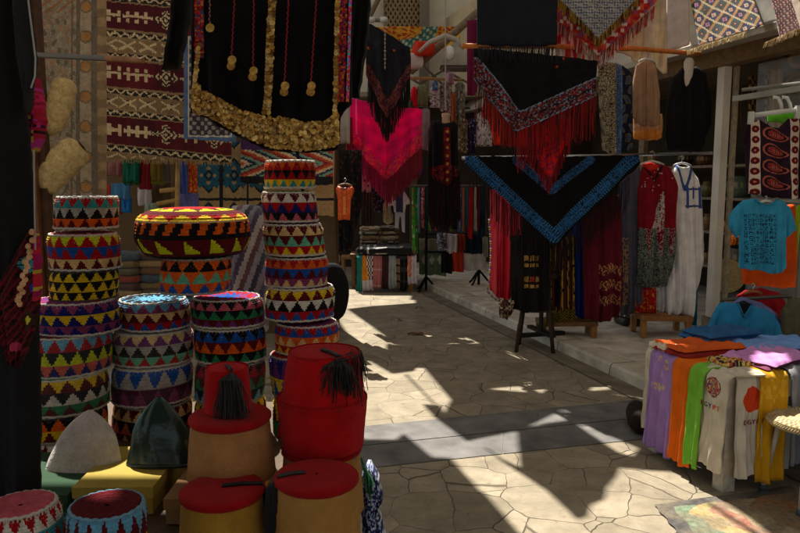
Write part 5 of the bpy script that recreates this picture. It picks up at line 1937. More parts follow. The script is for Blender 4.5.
    t = thing('wooden_bench', P(600, 342, 6.55), 'wooden bench hidden behind the maroon dress with one leg showing', 'bench')
    a = P(540, 322, 6.95); b = P(597, 321, 6.8)
    c = (a + b) / 2
    MB().box((c.x, c.y + .1, c.z - .02), (b - a).length, .3, .04, (b - a).normalized(), (0, 1, 0), (0, 0, 1), C(120, 84, 48)).build('seat', 'wood', t)
    for e in (a, b):
        for dy in (.0, .2):
            MB().box((e.x - (.03 if e is b else -.03), e.y + dy, (KH + e.z - .04) / 2), .055, .055, e.z - .04 - KH, col=C(150, 104, 56)).build('leg', 'wood', t)
    # bentwood stool
    g = G(535, 349)
    t = thing('bentwood_stool', (g.x, g.y, 0), 'dark bentwood stool standing on the paving under the embroidered dress', 'stool')
    MB().lathe((g.x, g.y, .70), [(.0, .0), (.19, .0), (.2, .012), (.2, .03), (.18, .036), (.0, .036)][1:], 40, C(60, 42, 32)).build('seat', 'wood', t)
    for an in (.5, 2.1, 3.7, 5.3):
        ca, sa = math.cos(an), math.sin(an)
        MB().tube([(g.x + ca * .24, g.y + sa * .24, .0), (g.x + ca * .19, g.y + sa * .19, .3), (g.x + ca * .15, g.y + sa * .15, .55), (g.x + ca * .13, g.y + sa * .13, .70)], .019, C(64, 44, 34), 10).build('leg', 'wood', t, smooth=True)
    m = MB()
    m.tube([(g.x + .175 * math.cos(k * PI / 12), g.y + .175 * math.sin(k * PI / 12), .40) for k in range(25)], .012, C(60, 42, 32), 8, False)
    m.build('stretcher_ring', 'wood', t, smooth=True)
    for an in (.5, 2.1, 3.7, 5.3):
        q = [(g.x + math.cos(an + s) * r_, g.y + math.sin(an + s) * r_, z) for s, r_, z in ((0, .17, .45), (.25, .15, .58), (.6, .13, .66), (.8, .1, .695))]
        MB().tube(q, .009, C(60, 42, 32), 6).build('brace', 'wood', t, smooth=True)
    tunic('small checked beaded cloth hanging below the bright red dress', ([(499, 298), (514, 300)], [(499, 317), (507, 319), (514, 311)]), 6.5, noisecol(C(110, 90, 70), [C(190, 170, 140), C(40, 30, 30), C(90, 40, 40)], .6, .7), 'beaded_cloth', 'cloth', puff=.05)
    # shoes under the bench
    for k, (px, nm) in enumerate(((622, 'left'), (633, 'right'))):
        p = G(px, 324, KH)
        puffy('shoe', (p.x, p.y, KH), .09, .24, .08, .2, C(26, 24, 24), 'plastic', k, .003, n=10, label=f'dark {nm} shoe of a pair under the slate grey robe', cat='shoe', group='shoes under the robes')


right_clothes()


# ---- goods in the right shop
def in_shop(px, n):
    k = (px - 400) / F
    return n / (k * AN.x + AN.y)


def shop_goods():
    specs = [
        ('tall brass jar on the top shelf left of the white post', 652, 6.4, 1.815, .08, .24, C(150, 110, 60), 'jar'),
        ('dark round pot on the top shelf beside the brass jar', 684, 6.4, 1.815, .11, .2, C(60, 50, 44), 'pot'),
        ('squat brown pot on the top shelf next to the white post', 703, 6.4, 1.815, .1, .16, C(110, 70, 44), 'pot'),
        ('grey blue vase on the second shelf left of the post', 694, 6.4, 1.415, .08, .26, C(84, 100, 120), 'vase'),
        ('olive pot on the second shelf near the white galabeya', 708, 6.4, 1.415, .09, .2, C(110, 104, 66), 'pot'),
        ('speckled green pot on the second shelf right of the post', 738, 6.3, 1.415, .14, .26, C(96, 116, 100), 'pot'),
        ('small red pot on the second shelf behind the galabeya hanger', 672, 6.4, 1.415, .06, .14, C(130, 50, 40), 'pot'),
        ('round copper bowl on the third shelf right of the post', 734, 6.3, .995, .12, .14, C(150, 96, 60), 'bowl'),
        ('dark jar on the third shelf left of the post', 701, 6.4, .995, .08, .22, C(60, 46, 40), 'jar'),
        ('tan jug on the third shelf beside the dark jar', 709, 6.4, .995, .07, .2, C(140, 112, 70), 'jug'),
        ('green glazed jar on the third shelf behind the blue shirt', 748, 6.3, .995, .09, .24, C(70, 96, 80), 'jar'),
        ('brown jar on the lowest shelf left of the post', 703, 6.4, .565, .1, .24, C(100, 70, 46), 'jar'),
        ('ochre bowl on the lowest shelf next to the brown jar', 710, 6.4, .565, .09, .13, C(150, 120, 66), 'bowl'),
        ('dusty grey pot on the lowest shelf right of the post', 741, 6.3, .565, .12, .24, C(110, 104, 96), 'pot'),
    ]
    for (lb, px, n, z, r, h, c, cat) in specs:
        Y = in_shop(px, n)
        p = P(px, 182, Y)
        prof = {'bowl': [(.5, 0), (.55, .06), (.9, .5), (1, 1), (.94, 1), (.5, .2)],
                'vase': [(.6, 0), (.9, .25), (1, .45), (.7, .7), (.4, .85), (.55, 1), (.45, 1)],
                'jar': [(.7, 0), (.95, .15), (1, .55), (.8, .8), (.6, .86), (.65, 1), (.5, 1)],
                'jug': [(.7, 0), (1, .3), (.9, .6), (.5, .8), (.55, 1), (.45, 1)],
                'pot': [(.5, 0), (.85, .18), (1, .45), (.9, .72), (.6, .9), (.66, 1), (.5, 1)]}[cat]
        t = thing('pottery_' + cat, (p.x, p.y, z), lb, cat, 'pottery on the shop shelves')
        sc = lambda th, v, i: mix(c, C(200, 180, 140), .5 if (i == 2 and int(th * 24) % 2) else 0)
        MB().lathe((p.x, p.y, z), [(a * r, b * h) for a, b in prof], 28, colf=sc).build('body', 'clay', t, smooth=True)
        if cat == 'jug':
            MB().tube([(p.x + r * .5, p.y, z + h * .9), (p.x + r * 1.4, p.y, z + h * .75), (p.x + r * .9, p.y, z + h * .35)], .008, c, 6).build('handle', 'clay', t)
    # boxes, boards and cushions leaning in the window
    B_ = [('checkered wooden game board leaning in the shop window', 749, 757, 76, 128, 1), ('dark brown wooden board leaning beside the checkered one', 756.5, 764, 74, 128, 0),
          ('pale tan wooden board leaning at the right in the window', 770, 782, 69, 128, 3), ('striped brown board leaning next to the white post', 735, 741, 80, 128, 2),
          ('narrow dark striped board leaning left of the tan one', 765.5, 770, 73, 128, 1)]
    for lb, x0, x1, y0, y1, k in B_:
        Y = in_shop((x0 + x1) / 2, 5.9)

        def f(u, v, px, py, k=k):
            if k == 1:
                return C(170, 128, 70) if (math.floor((px - 749) / 2.2) + math.floor(py / 5)) % 2 else C(54, 38, 30)
            return [C(66, 46, 36), 0, C(110, 84, 60) if int(px / 1.5) % 2 else C(70, 52, 40), C(178, 138, 80) if int(px / 3) % 2 else C(150, 112, 64)][k]
        sheet('wooden_board', [(x0, y0), (x1, y0 - 1)], [(x0, y1), (x1, y1)], Y, f, None, 16, 30, .03, 0, (0, 1), 1, 'wood', label=lb, cat='board', group='boards in the shop window')
    # plates on the wall
    for lb, px, py, r in (('round dark plate hung high at the right edge of the shop window', 797, 60, .15), ('smaller dark plate hung below the high one', 798, 86, .12)):
        Y = in_shop(px, 5.7)
        c = P(px, py, Y)
        m = MB()
        for k, (rr, cc) in enumerate(((r, C(90, 70, 50)), (r * .8, C(50, 44, 40)), (r * .55, C(140, 110, 70)), (r * .3, C(60, 50, 44)))):
            m.disc(c - Vector((0, .004 * k, 0)), rr, (-.5, -.85, 0), cc, 40, .012)
        m.build('wall_plate', 'clay', None, label=lb, cat='plate', group='plates in the shop window')
    # straw fan/hat leaning behind the post
    Y = in_shop(727, 5.6)
    c = P(727, 276, Y)
    MB().lathe(c, [(.004, .02), (.05, .02), (.12, .012), (.19, 0), (.19, -.008), (.004, -.01)], 40, colf=lambda th, v, i: C(186, 160, 110) if int(th * 80) % 2 else C(160, 134, 90)).build('straw_tray', 'fiber', None, label='round straw tray propped behind the white post', cat='tray')
    o = bpy.data.objects['straw_tray']
    o.rotation_euler = (R(75), 0, R(-30))
    o.location = c
    # stacked goods left in the depth of the right shop
    for k, (px, py0, py1, w, c, nm) in enumerate(((655, 190, 200, 10, C(90, 50, 40), 'dark red'), (690, 250, 268, 10, C(110, 84, 50), 'tan'), (660, 250, 262, 10, C(70, 60, 70), 'slate'))):
        pass


shop_goods()


# ================================================================== ADDED AWNING (out of view, put in to darken the near stall)
def added_stall_awning():
    t = thing('added_stall_awning', (-.9, .2, 0), 'added striped awning on two poles, out of view, put in to shade the hat stall', 'awning')
    V, Fc, Cc = [], [], []
    nx, ny = 24, 12
    for i in range(nx + 1):
        for j in range(ny + 1):
            x = -2.8 + 3.1 * i / nx; y = -3.2 + 4.5 * j / ny
            V.append((x, y, 2.55 + .06 * j / ny + .03 * math.sin(i * .9) * math.sin(PI * j / ny)))
    for i in range(nx):
        for j in range(ny):
            a = i * (ny + 1) + j
            Fc.append([a, a + ny + 1, a + ny + 2, a + 1]); Cc.append(C(150, 60, 50) if i % 4 < 2 else C(190, 176, 150))
    obj('added_shade_cloth', V, Fc, 'cloth', t, Cc)
    for x, y in ((-2.7, -3.1), (-2.7, 1.25)):
        MB().tube([(x, y, 0), (x, y, 2.6)], .025, C(110, 84, 56), 8).build('pole', 'wood', t)


added_stall_awning()


# ================================================================== CENTRE BACKGROUND
def centre():
    # tapestry arch high up
    def tap(u, v, px, py):
        d = math.hypot((px - 402) / 1.5, py - 26)
        if 14 < d < 24 and px > 400:
            return C(60, 110, 104) if math.sin(px * .9) * math.sin(py * .9 + px * .3) > -.2 else C(170, 176, 150)
        s = math.sin(px * .7 + 2 * math.sin(py * .5)) * math.sin(py * .8 + 1.5 * math.sin(px * .4))
        return C(206, 150, 50) if s > -.1 else C(170, 70, 40)
    sheet('tapestry', [(376, 27), (460, 27)], [(376, 40), (404, 54), (420, 58), (460, 42)], 12.0, tap, None, 90, 40, .02, 0, (.05, 2), 2, label='orange and yellow scrolled tapestry with teal arch hanging high over the lane', cat='tapestry')
    # diagonal pole with wrapped awnings
    t = thing('awning_pole', P(440, 45, 9.5), 'slanting wooden awning pole with a rolled red and white cloth at its lower end', 'pole')
    MB().tube([P(410, 72, 9.5), P(478, 12, 9.3)], .05, C(126, 108, 84), 10).build('shaft', 'wood', t, smooth=True)
    a = P(411, 66, 9.42); puffy('rolled_cloth', (a.x, a.y, a.z - .04), .30, .22, .17, .1, C(206, 200, 192), 'cloth', 3, .02, t, 20)
    a = P(424, 54, 9.36); puffy('red_cloth', (a.x, a.y, a.z - .03), .26, .2, .17, .3, C(200, 56, 30), 'cloth', 6, .025, t, 20)
    MB().tube([P(390, 66, 9.6), P(420, 84, 9.6), P(444, 70, 9.6), P(470, 84, 9.6)], .018, C(110, 96, 76), 6).build('brace', 'wood', t)
    MB().tube([P(420, 62, 9.62), P(446, 88, 9.62)], .016, C(110, 96, 76), 6).build('brace', 'wood', t)
    # hooded lamp
    t = thing('hooded_lamp', P(446, 60, 9.0), 'hooded grey lane lamp with curved arm under the awning pole', 'lamp')
    MB().tube([P(419, 52, 9.0), P(430, 42, 9.0), P(445, 36, 9.0), P(457, 40, 9.0), P(462, 50, 9.0)], [.02, .03, .035, .035, .03], C(176, 170, 156), 10).build('arm', 'lamp_metal', t, smooth=True)
    m = MB()
    a = P(455, 56, 9.0)
    m.lathe(a - Vector((0, 0, .14)), [(.26, .0), (.25, .03), (.17, .16), (.07, .24), (.05, .30), (.004, .31)], 4, C(150, 144, 130), rot=PI / 4)
    m.build('hood', 'lamp_metal', t)
    MB().lathe(a - Vector((0, 0, .16)), [(.004, -.02), (.22, -.01), (.24, .012), (.004, .014)], 4, C(100, 98, 92), rot=PI / 4).build('diffuser', 'plastic', t)
    MB().lathe(P(449.5, 53, 8.85), [(.004, -.09), (.05, -.05), (.06, 0), (.05, .06), (.004, .09)], 16, C(226, 224, 220)).build('bulb', 'plastic', t, smooth=True)
    m = MB(); m.tube([P(445.5, -16, 8.8), P(445.5, 110, 8.8)], .008, C(170, 166, 156), 5)
    m.build('rope', 'cloth', None, label='thin pale cord hanging straight down past the hooded lamp', cat='cord')
    # black shawl upper centre
    t = thing('fringed_shawl', P(388, 120, 8.0), 'black shawl with russet embroidered band hanging above the pink shawl', 'shawl')

    def bs(u, v, px, py):
        d = min(dseg(px, py, 366, 70, 387, 112), dseg(px, py, 387, 112, 412, 70))
        if d < 6:
            return emb(px, py, [C(110, 44, 44), C(80, 40, 60), C(140, 80, 60), C(50, 30, 36)], 3, 1.0)
        if math.hypot(px - 394, py - 51) < 1.2 or math.hypot(px - 368, py - 48) < 1.2:
            return C(190, 90, 40)
        return C(34, 35, 42)
    sheet('fabric', [(366, 22), (384, 32), (402, 43), (410, 48), (411, 60)], [(366, 76), (376, 98), (387, 122), (398, 102), (411, 74)], 8.0, bs, t, 60, 70, .012, 0, (.04, 2.6), 2)
    fringe('fringe', [(368, 80), (387, 120), (410, 76)], .3, 7.98, C(26, 24, 28), t, 110, .005, .3)
    m = MB(); m.tube([P(371, 19, 8.0), P(372, 20, 7.95), P(383, 20.5, 7.95)], .022, C(120, 116, 110), 8)
    for x in (371.5, 383.5):
        m.lathe(P(x, 20, 7.95) - Vector((0, 0, .035)), [(.003, -.0), (.04, .012), (.045, .035), (.04, .06), (.003, .07)], 14, C(206, 204, 200))
    m.build('curtain_bracket', 'lamp_metal', None, smooth=True, label='short bracket with two white knobs holding the russet banded shawl', cat='bracket')
    # beaded cord in front
    m = MB()
    for i in range(34):
        c = [C(150, 130, 110), C(110, 90, 80), C(190, 180, 170)][i % 3]
        m.lathe(P(385, 24 + i * 1.35, 7.9), [(.001, -.012), (.010 + .008 * (i in (20, 26)), 0), (.001, .012)], 8, c)
    m.build('bead_string', 'plastic', None, label='long string of grey beads hanging over the russet banded shawl', cat='beads')

    # pink shawl
    t = thing('fringed_shawl', P(386, 200, 8.3), 'bright magenta pink shawl with orange-pink flower border and fringe', 'shawl')

    def pk(u, v, px, py):
        d = min(dseg(px, py, 349, 136, 386, 178), dseg(px, py, 386, 178, 422, 140))
        d2 = abs(px - 357 - (py - 100) * .0)
        if d < 6.5:
            return emb(px, py, [C(236, 60, 90), C(230, 100, 80), C(186, 30, 130), C(224, 24, 110), C(214, 20, 100)], 3, 1.1)
        if abs(px - 356) < .7 and py < 150:
            return C(240, 110, 160)
        if px > 418 and py > 125:
            return C(220, 60, 100)
        return C(224, 20, 124)
    sheet('fabric', [(349, 98), (365, 101), (387, 106), (405, 108), (422, 109)], [(349, 140), (366, 160), (386, 182), (404, 164), (422, 146)], 8.3, pk, t, 100, 90, .012, 0, (.045, 3), 2, 'thin_cloth')
    fringe('fringe', [(349, 140), (366, 160), (386, 181)], .26, 8.28, C(214, 28, 100), t, 130, .006, .35, C(226, 50, 110))
    fringe('fringe', [(386, 181), (404, 164), (422, 146)], .34, 8.28, C(190, 26, 86), t, 130, .006, .35, C(180, 70, 60))
    fringe('side_fringe', [(346, 118), (352, 118)], .75, 8.28, C(206, 26, 44), t, 26, .007, .3)
    # grey-white cloth left of it
    sheet('pale_cloth', [(340, 98), (350, 98)], [(340, 144), (350, 144)], 7.6, C(176, 164, 158), None, 10, 14, .02, .02, (.01, 1), 2, label='pale cloth strip hanging between the coin dress and the pink shawl', cat='cloth')

    D = 'clothes at the end of the lane'
    # orange sequinned top
    al = [C(226, 110, 30), C(240, 170, 70), C(200, 70, 20)]

    def seq(u, v, px, py):
        if math.hypot(px - 344.5, py - 186) < 4 and py < 190:
            return C(110, 20, 20)
        if abs(px - 344.5) < 1.2 and 196 < py < 214:
            return C(236, 170, 90) if int(py) % 2 else C(226, 120, 40)
        return emb(px, py, [C(220, 84, 20), C(214, 70, 16), C(226, 110, 40)], 2, 1)
    tunic('orange sequinned sleeveless top hanging beside the tall hat column', ([(336, 189), (338, 186), (341, 187), (348, 187), (352, 186), (354, 189)], [(336, 192), (338, 200), (338, 220), (350, 220), (351, 200), (354, 192)]), 6.5, seq, 'sequin_top', 'top', D, .08, (.01, 3), 'satin', 40, 50)
    hanger(345, 184, 6.5, 7, C(120, 90, 60), 'brown hanger holding the orange sequinned top', mat='wood')
    # dark cloths behind
    tunic('black speckled dress hanging behind the orange top', ([(339, 150), (362, 150)], [(339, 252), (350, 254), (362, 205)]), 7.4, noisecol(C(26, 24, 26), [C(60, 50, 48), C(90, 40, 40)], .6, .12), 'dress', 'dress', D, .1, (.03, 3))
    tunic('pale pink printed blouse under the left wing of the pink shawl', ([(355, 168), (359, 152), (368, 152), (371, 160)], [(355, 178), (359, 192), (371, 193)]), 8.6, lambda u, v, px, py: C(60, 50, 70) if (math.sin(px * .9) * math.sin(py * .6) > .72 and py > 172) else C(206, 140, 156), 'blouse', 'blouse', D, .1)
    tunic('dark brown ribbed skirt hanging below the pale pink blouse', ([(360, 193), (374, 193)], [(360, 226), (374, 226)]), 8.6, lambda u, v, px, py: C(54, 40, 36) if int(px) % 3 else C(84, 64, 56), 'skirt', 'skirt', D, .1, (.02, 4))
    tunic('navy printed cloth hanging under the tip of the pink shawl', ([(372, 182), (383, 188)], [(372, 210), (384, 214)]), 8.8, noisecol(C(40, 44, 66), [C(130, 130, 150), C(90, 40, 60)], 1, .3), 'printed_cloth', 'cloth', D, .04)
    tunic('white folded cloth hanging at the end of the lane', ([(356, 196), (361, 196)], [(356, 214), (361, 214)]), 8.7, C(150, 160, 190), 'cloth', 'cloth', D, .04)
    # child's outfit
    t = thing('child_outfit', P(399, 232, 8.7), 'white and navy child outfit of shirt and trousers hung on a dummy', 'outfit')
    sheet('shirt', [(388, 203), (394, 191), (398, 190), (404, 190), (410, 201)], [(388, 207), (393, 206), (394, 212), (405, 212), (406, 205), (410, 204)], 8.7,
          lambda u, v, px, py: C(60, 66, 100) if (396 < px < 403) else C(210, 208, 214), t, 44, 24, .02, .1, (.01, 2), 2)
    sheet('trousers', [(395, 211), (405, 211)], [(395, 228), (398.5, 232), (399.6, 220), (401, 220), (402, 231), (407, 231)][0:1] + [(398.5, 228), (399.6, 217), (401, 217), (402, 231), (405, 232)], 8.72, C(196, 196, 212), t, 44, 24, .02, .06, (.006, 2), 2)
    MB().lathe(P(400, 188, 8.7), [(.003, -.1), (.04, -.06), (.05, .0), (.07, .06), (.09, .12), (.07, .2), (.003, .24)], 16, C(40, 36, 36)).build('dummy_head', 'plastic', t, smooth=True)
    tunic('pale cream child tunic beside the child outfit', ([(384, 203), (388, 197), (393, 200)], [(383, 222), (388, 224), (393, 222)]), 8.8, C(190, 176, 140), 'tunic', 'tunic', D, .06)
    tunic('white and blue striped shirt half behind the child outfit', ([(388, 197), (394, 194)], [(388, 214), (394, 214)]), 8.78, lambda u, v, px, py: C(190, 190, 206) if px < 391 else C(54, 60, 84), 'shirt', 'shirt', D, .05)
    # blue tray-like hat
    puffy('blue_cap', P(412, 175, 9), .28, .2, .10, 0, C(24, 50, 130), 'cloth', 2, .008, n=12, label='blue folded cap lying above the row of scarves', cat='cap')
    # black embroidered dress on mannequin
    t = thing('embroidered_dress', P(443, 240, 8.6), 'black long fringed dress with red embroidered front on a hanging mannequin', 'dress')

    def bd(u, v, px, py):
        if 443 < px < 450 and py > 128:
            if py < 190 and math.hypot(px - 447, ((py - 128) % 8) - 4) < 1.6:
                return C(200, 150, 70)
            return emb(px, py, [C(120, 24, 40), C(70, 14, 24), C(150, 40, 50)], 2, 1)
        if 430 < px < 462 and 168 < py - abs(px - 446) * .25 + 4 < 186:
            return emb(px, py, [C(120, 30, 44), C(150, 60, 50), C(40, 20, 24), C(90, 20, 30)], 4, .9)
        return C(24, 22, 27)
    sheet('body', [(428, 130), (431, 122), (438, 120), (443, 123), (449, 123), (454, 121), (458, 126)], [(428, 176), (434, 180), (446, 186), (458, 176)], 8.6, bd, t, 60, 90, .012, .14, (.03, 4), 2)
    fringe('fringe', [(428, 172), (436, 180), (446, 184), (460, 172)], .62, 8.58, C(20, 18, 21), t, 220, .006, .35, C(80, 20, 30))
    MB().lathe(P(446, 124, 8.62), [(.004, -.1), (.05, -.04), (.048, .03), (.045, .07), (.055, .10), (.05, .125), (.004, .13)], 18, C(190, 160, 130), sy=.85).build('mannequin_neck', 'plastic', t, smooth=True)
    # garments on the high rail between lamp and mannequin
    m = MB(); m.tube([P(408, 78, 9.4), P(462, 80, 9.4)], .02, C(170, 130, 80), 8)
    m.build('clothes_rail', 'wood', None, label='tan rail high above the black embroidered dress', cat='rail', group='rails')
    m = MB(); m.tube([P(408, 108, 9.6), P(470, 108, 9.6)], .016, C(60, 56, 54), 8)
    m.build('clothes_rail', 'dark_metal', None, label='dark rail behind the head of the black embroidered dress', cat='rail', group='rails')
    H = [('bright red small blouse on the high tan rail', 411, 417, 87, 108, C(206, 30, 36)),
         ('olive green small top on the high tan rail', 417, 428, 84, 106, C(110, 120, 84)),
         ('white lace top on the high tan rail', 430, 440, 84, 108, C(206, 202, 196)),
         ('small blue and white printed top on the high tan rail', 432, 438, 80, 90, C(80, 140, 190)),
         ('white and grey striped top behind the mannequin head', 440, 452, 82, 112, C(150, 146, 140)),
         ('rust orange narrow dress on the high tan rail', 451, 456, 92, 125, C(170, 90, 50)),
         ('speckled grey green top at the right of the high rail', 455, 465, 82, 130, C(120, 130, 110)),
         ('pale lilac top bundled at the top of the high rail', 446, 454, 72, 84, C(190, 160, 180)),
         ('yellow and blue printed cloth right of the mannequin', 458, 468, 118, 152, C(120, 110, 70)),
         ('dark blue cloth with violet print beside the black shawl', 467, 476, 118, 154, C(40, 36, 74)),
         ('white printed dress with red marks behind the red tunic', 476, 492, 112, 146, C(206, 196, 196)),
         ('grey white long dress left of the mannequin', 420, 430, 108, 150, C(140, 136, 136)),
         ('dark green cloth left of the olive top', 408, 414, 100, 146, C(50, 60, 50))]
    for lb, x0, x1, y0, y1, c in H:
        sp = 'print' in lb or 'speckled' in lb or 'lace' in lb or 'striped' in lb
        tunic(lb, ([(x0, y0 + 3), (x0 + (x1 - x0) * .3, y0), (x0 + (x1 - x0) * .7, y0), (x1, y0 + 3)], [(x0, y1), (x1, y1 + .5)]), 9.2 + .05 * (x0 % 3), noisecol(c, [mix(c, (.8, .8, .8), .4), mix(c, (0, 0, 0), .7), C(110, 50, 60)], .9, .35) if sp else c, 'top', 'top', 'tops on the high rails', .08, (.02, 2), 'cloth', 14, 20)
    # orange-red tunics behind the black shawl
    def ot(u, v, px, py):
        if px < 492 and 95 < py < 130 and hsh(math.floor(px), math.floor(py), 3) < .25:
            return C(110, 40, 30)
        return C(214, 50, 26)
    tunic('orange red tunic hanging behind the left side of the black shawl', ([(482, 108), (485, 96), (490, 92), (504, 98)], [(482, 116), (489, 122), (494, 144), (504, 145)]), 7.2, ot, 'tunic', 'tunic', puff=.1)
    tunic('scarlet tunic with wide hem behind the black shawl point', ([(498, 98), (522, 120), (534, 130)], [(494, 145), (515, 147), (534, 146)][0:3]), 7.3, C(206, 38, 30), 'tunic', 'tunic', puff=.1)
    # row of long scarves
    m = MB(); m.tube([P(402, 186, 9.9), P(486, 186, 9.9)], .016, C(90, 84, 80), 8)
    m.build('clothes_rail', 'dark_metal', None, label='thin rail carrying the row of long scarves at the back', cat='rail', group='rails')
    row = [('mixed green', 412, 418, 252, C(70, 150, 50)), ('pale blue', 417, 420, 232, C(110, 170, 200)), ('pink and white', 421, 424.5, 228, C(190, 110, 120)),
           ('deep teal', 425, 427.5, 230, C(20, 80, 84)), ('light green', 427.5, 431, 230, C(120, 170, 90)), ('wine', 431, 434, 229, C(80, 24, 34)),
           ('rose', 434, 437, 230, C(190, 80, 100)), ('speckled grey', 437, 440, 229, C(120, 116, 120)), ('white', 440.5, 443, 226, C(196, 190, 186)),
           ('dark violet', 443, 446, 230, C(60, 30, 70)), ('crimson', 446, 449.5, 230, C(180, 24, 44)), ('lime', 449.5, 452, 230, C(150, 180, 60)),
           ('black', 452, 457, 229, C(26, 24, 28)), ('cornflower blue', 458, 462, 231, C(90, 120, 180)), ('dusty orange', 462, 464.5, 231, C(180, 110, 80)),
           ('turquoise', 465.5, 468, 227, C(40, 130, 150)), ('bright scarlet', 468, 472.5, 238, C(206, 26, 30)), ('cream', 474, 477.5, 231, C(190, 180, 170)),
           ('dark red', 477.5, 480, 230, C(110, 20, 30)), ('petrol blue', 480, 484, 236, C(24, 60, 80)), ('grey brown', 484, 488, 236, C(96, 86, 80))]
    for nm, x0, x1, y1, c in row:
        t = thing('long_scarf', P((x0 + x1) / 2, y1, 9.9), f'{nm} long scarf hanging in the row behind the black fringed dress', 'scarf', 'long scarves on the back rail')
        cf = noisecol(c, [mix(c, (.7, .7, .7), .5), mix(c, (0, 0, 0), .6), C(150, 60, 70)], 1, .35) if nm in ('mixed green', 'pink and white', 'speckled grey', 'cornflower blue', 'crimson') else c
        sheet('fabric', [(x0, 186), (x1, 186)], [(x0, y1), (x1, y1 + 1)], 9.9 + .06 * hsh(x0, 2), cf, t, 8, 22, .02, .05, (.02, 1.5), None, 'cloth')
    # lower rack with folded trousers
    t = thing('garment_rack', P(457, 285, 10.4), 'black two-rail garment rack with splayed feet holding folded trousers', 'rack')
    for z0, z1 in ((234, 234), (252, 252)):
        MB().tube([P(424, z0, 10.4), P(490, z1, 10.4)], .018, C(30, 28, 28), 8).build('rail', 'dark_metal', t)
    for px in (426.5, 480):
        b = P(px, 182, 10.4)
        zt = P(px, 212, 10.4).z
        MB().tube([(b.x, b.y, KH if px > 450 else .02), (b.x, b.y, zt)], .02, C(28, 27, 27), 8).build('upright', 'dark_metal', t)
        z = KH if px > 450 else 0.0
        m = MB()
        for an in (0.3, 2.2, 4.1):
            m.tube([(b.x, b.y, z + .22), (b.x + .16 * math.cos(an), b.y + .16 * math.sin(an), z + .04), (b.x + .2 * math.cos(an), b.y + .2 * math.sin(an), z + .015)], .016, C(28, 27, 27), 6)
        m.build('foot', 'dark_metal', t)
    T_ = [('grey printed', 437, 447, 233, 250, C(110, 110, 130)), ('white', 447, 457.5, 234, 253, C(200, 196, 206)), ('rust red', 457.5, 465, 234, 250, C(150, 50, 30)),
          ('navy pair of', 466, 482, 234, 254, C(24, 40, 56)), ('sage', 482, 488, 236, 256, C(150, 150, 130)),
          ('black', 441, 452, 252, 273, C(22, 22, 24)), ('orange red', 452, 463.5, 251, 272, C(190, 60, 36)), ('cream white', 463.5, 486, 253, 270, C(196, 190, 186))]
    for nm, x0, x1, y0, y1, c in T_:
        t = thing('folded_trousers', P((x0 + x1) / 2, y1, 10.3), f'{nm} trousers folded over the {"upper" if y0 < 245 else "lower"} rail of the black rack', 'trousers', 'trousers on the black rack')
        sheet('fabric', [(x0, y0), (x1, y0)], [(x0, y1), (x1, y1)], 10.28, noisecol(c, [mix(c, (.8, .8, .8), .4), mix(c, (0, 0, 0), .5)], .8, .5) if 'printed' in nm else c, t, 14, 14, .03, .05, (.02, 2))
    # sage embroidered panel
    def sg(u, v, px, py):
        if 255 < py < 265 and abs(((px - 420) % 8) - 4) + abs(py - 260) * .6 < 3:
            return C(196, 196, 180)
        return C(110, 130, 100) if py > 250 else C(140, 140, 116)
    sheet('wall_hanging', [(419, 238), (446, 240)], [(419, 274), (446, 276)], 10.9, sg, None, 40, 40, .02, 0, (.03, 2), 2, label='sage green panel with white embroidery standing behind the black rack', cat='cloth')
    # pile of folded scarves behind the display table
    names = ['brown and cream', 'black and gold', 'wine speckled', 'tan striped', 'dark olive', 'cream flecked']
    pal = [C(120, 90, 60), C(70, 54, 40), C(96, 50, 46), C(150, 126, 84), C(70, 66, 46), C(176, 160, 120)]
    t = thing('folding_table', P(378, 268, 10.9), 'plain wooden table carrying the two scarf piles behind the display table', 'table')
    c = P(380, 254, 10.9)
    MB().box((c.x, c.y, c.z), .9, .5, .04, col=C(110, 84, 56)).build('tabletop', 'wood', t)
    for sx in (-.4, .4):
        for sy in (-.2, .2):
            MB().box((c.x + sx, c.y + sy, c.z / 2 - .01), .05, .05, c.z - .02, col=C(110, 84, 56)).build('leg', 'wood', t)
    for j, px in enumerate((370, 389)):
        z = c.z + .02
        for k in range(6):
            p = P(px, 240, 10.85)
            cc = pal[(k + j * 2) % 6]
            puffy('folded_scarf', (p.x, p.y, z), .30, .3, .075, rnd.uniform(-.15, .15), lambda x, y, z_, cc=cc: emb(x * 60, y * 60 + z_ * 9, [cc, mix(cc, (.7, .65, .5), .5), mix(cc, (0, 0, 0), .6)], 3, 1), 'wool', rnd.random() * 9, .005, n=14,
                  label=f'{names[(k + j * 2) % 6]} folded scarf, {["lowest", "second", "third", "fourth", "fifth", "topmost"][k]} in the {"left" if j == 0 else "right"} pile behind the display table', cat='scarf', group='folded scarf piles behind the display table')
            z += .068
    # wicker stool/box bits beside the lane
    t = thing('wooden_stool', P(350, 285, 10.6), 'small wooden stool with one pale leg showing beside the display table', 'stool')
    g = G(351, 283)
    MB().box((g.x, g.y, .42), .3, .3, .04, col=C(150, 112, 72)).build('seat', 'wood', t)
    for sx in (-.12, .12):
        for sy in (-.12, .12):
            MB().box((g.x + sx, g.y + sy, .2), .045, .045, .4, col=C(160, 120, 78)).build('leg', 'wood', t)
    g = G(341, 266)
    puffy('white_sack', (g.x, g.y, 0), .34, .3, .3, .2, C(176, 170, 160), 'cloth', 3, .02, label='crumpled white sack on the ground beyond the hat stall', cat='sack')
    m = MB()
    g = G(338, 262)
    t = thing('plastic_crate', (g.x - .1, g.y + 1.2, 0), 'grey plastic crate standing beyond the white sack', 'crate')
    for k in range(3):
        MB().box((g.x - .1, g.y + 1.2, .12 + .17 * k), .5, .4, .12, col=C(110, 116, 110)).build('side_slat', 'plastic', t)
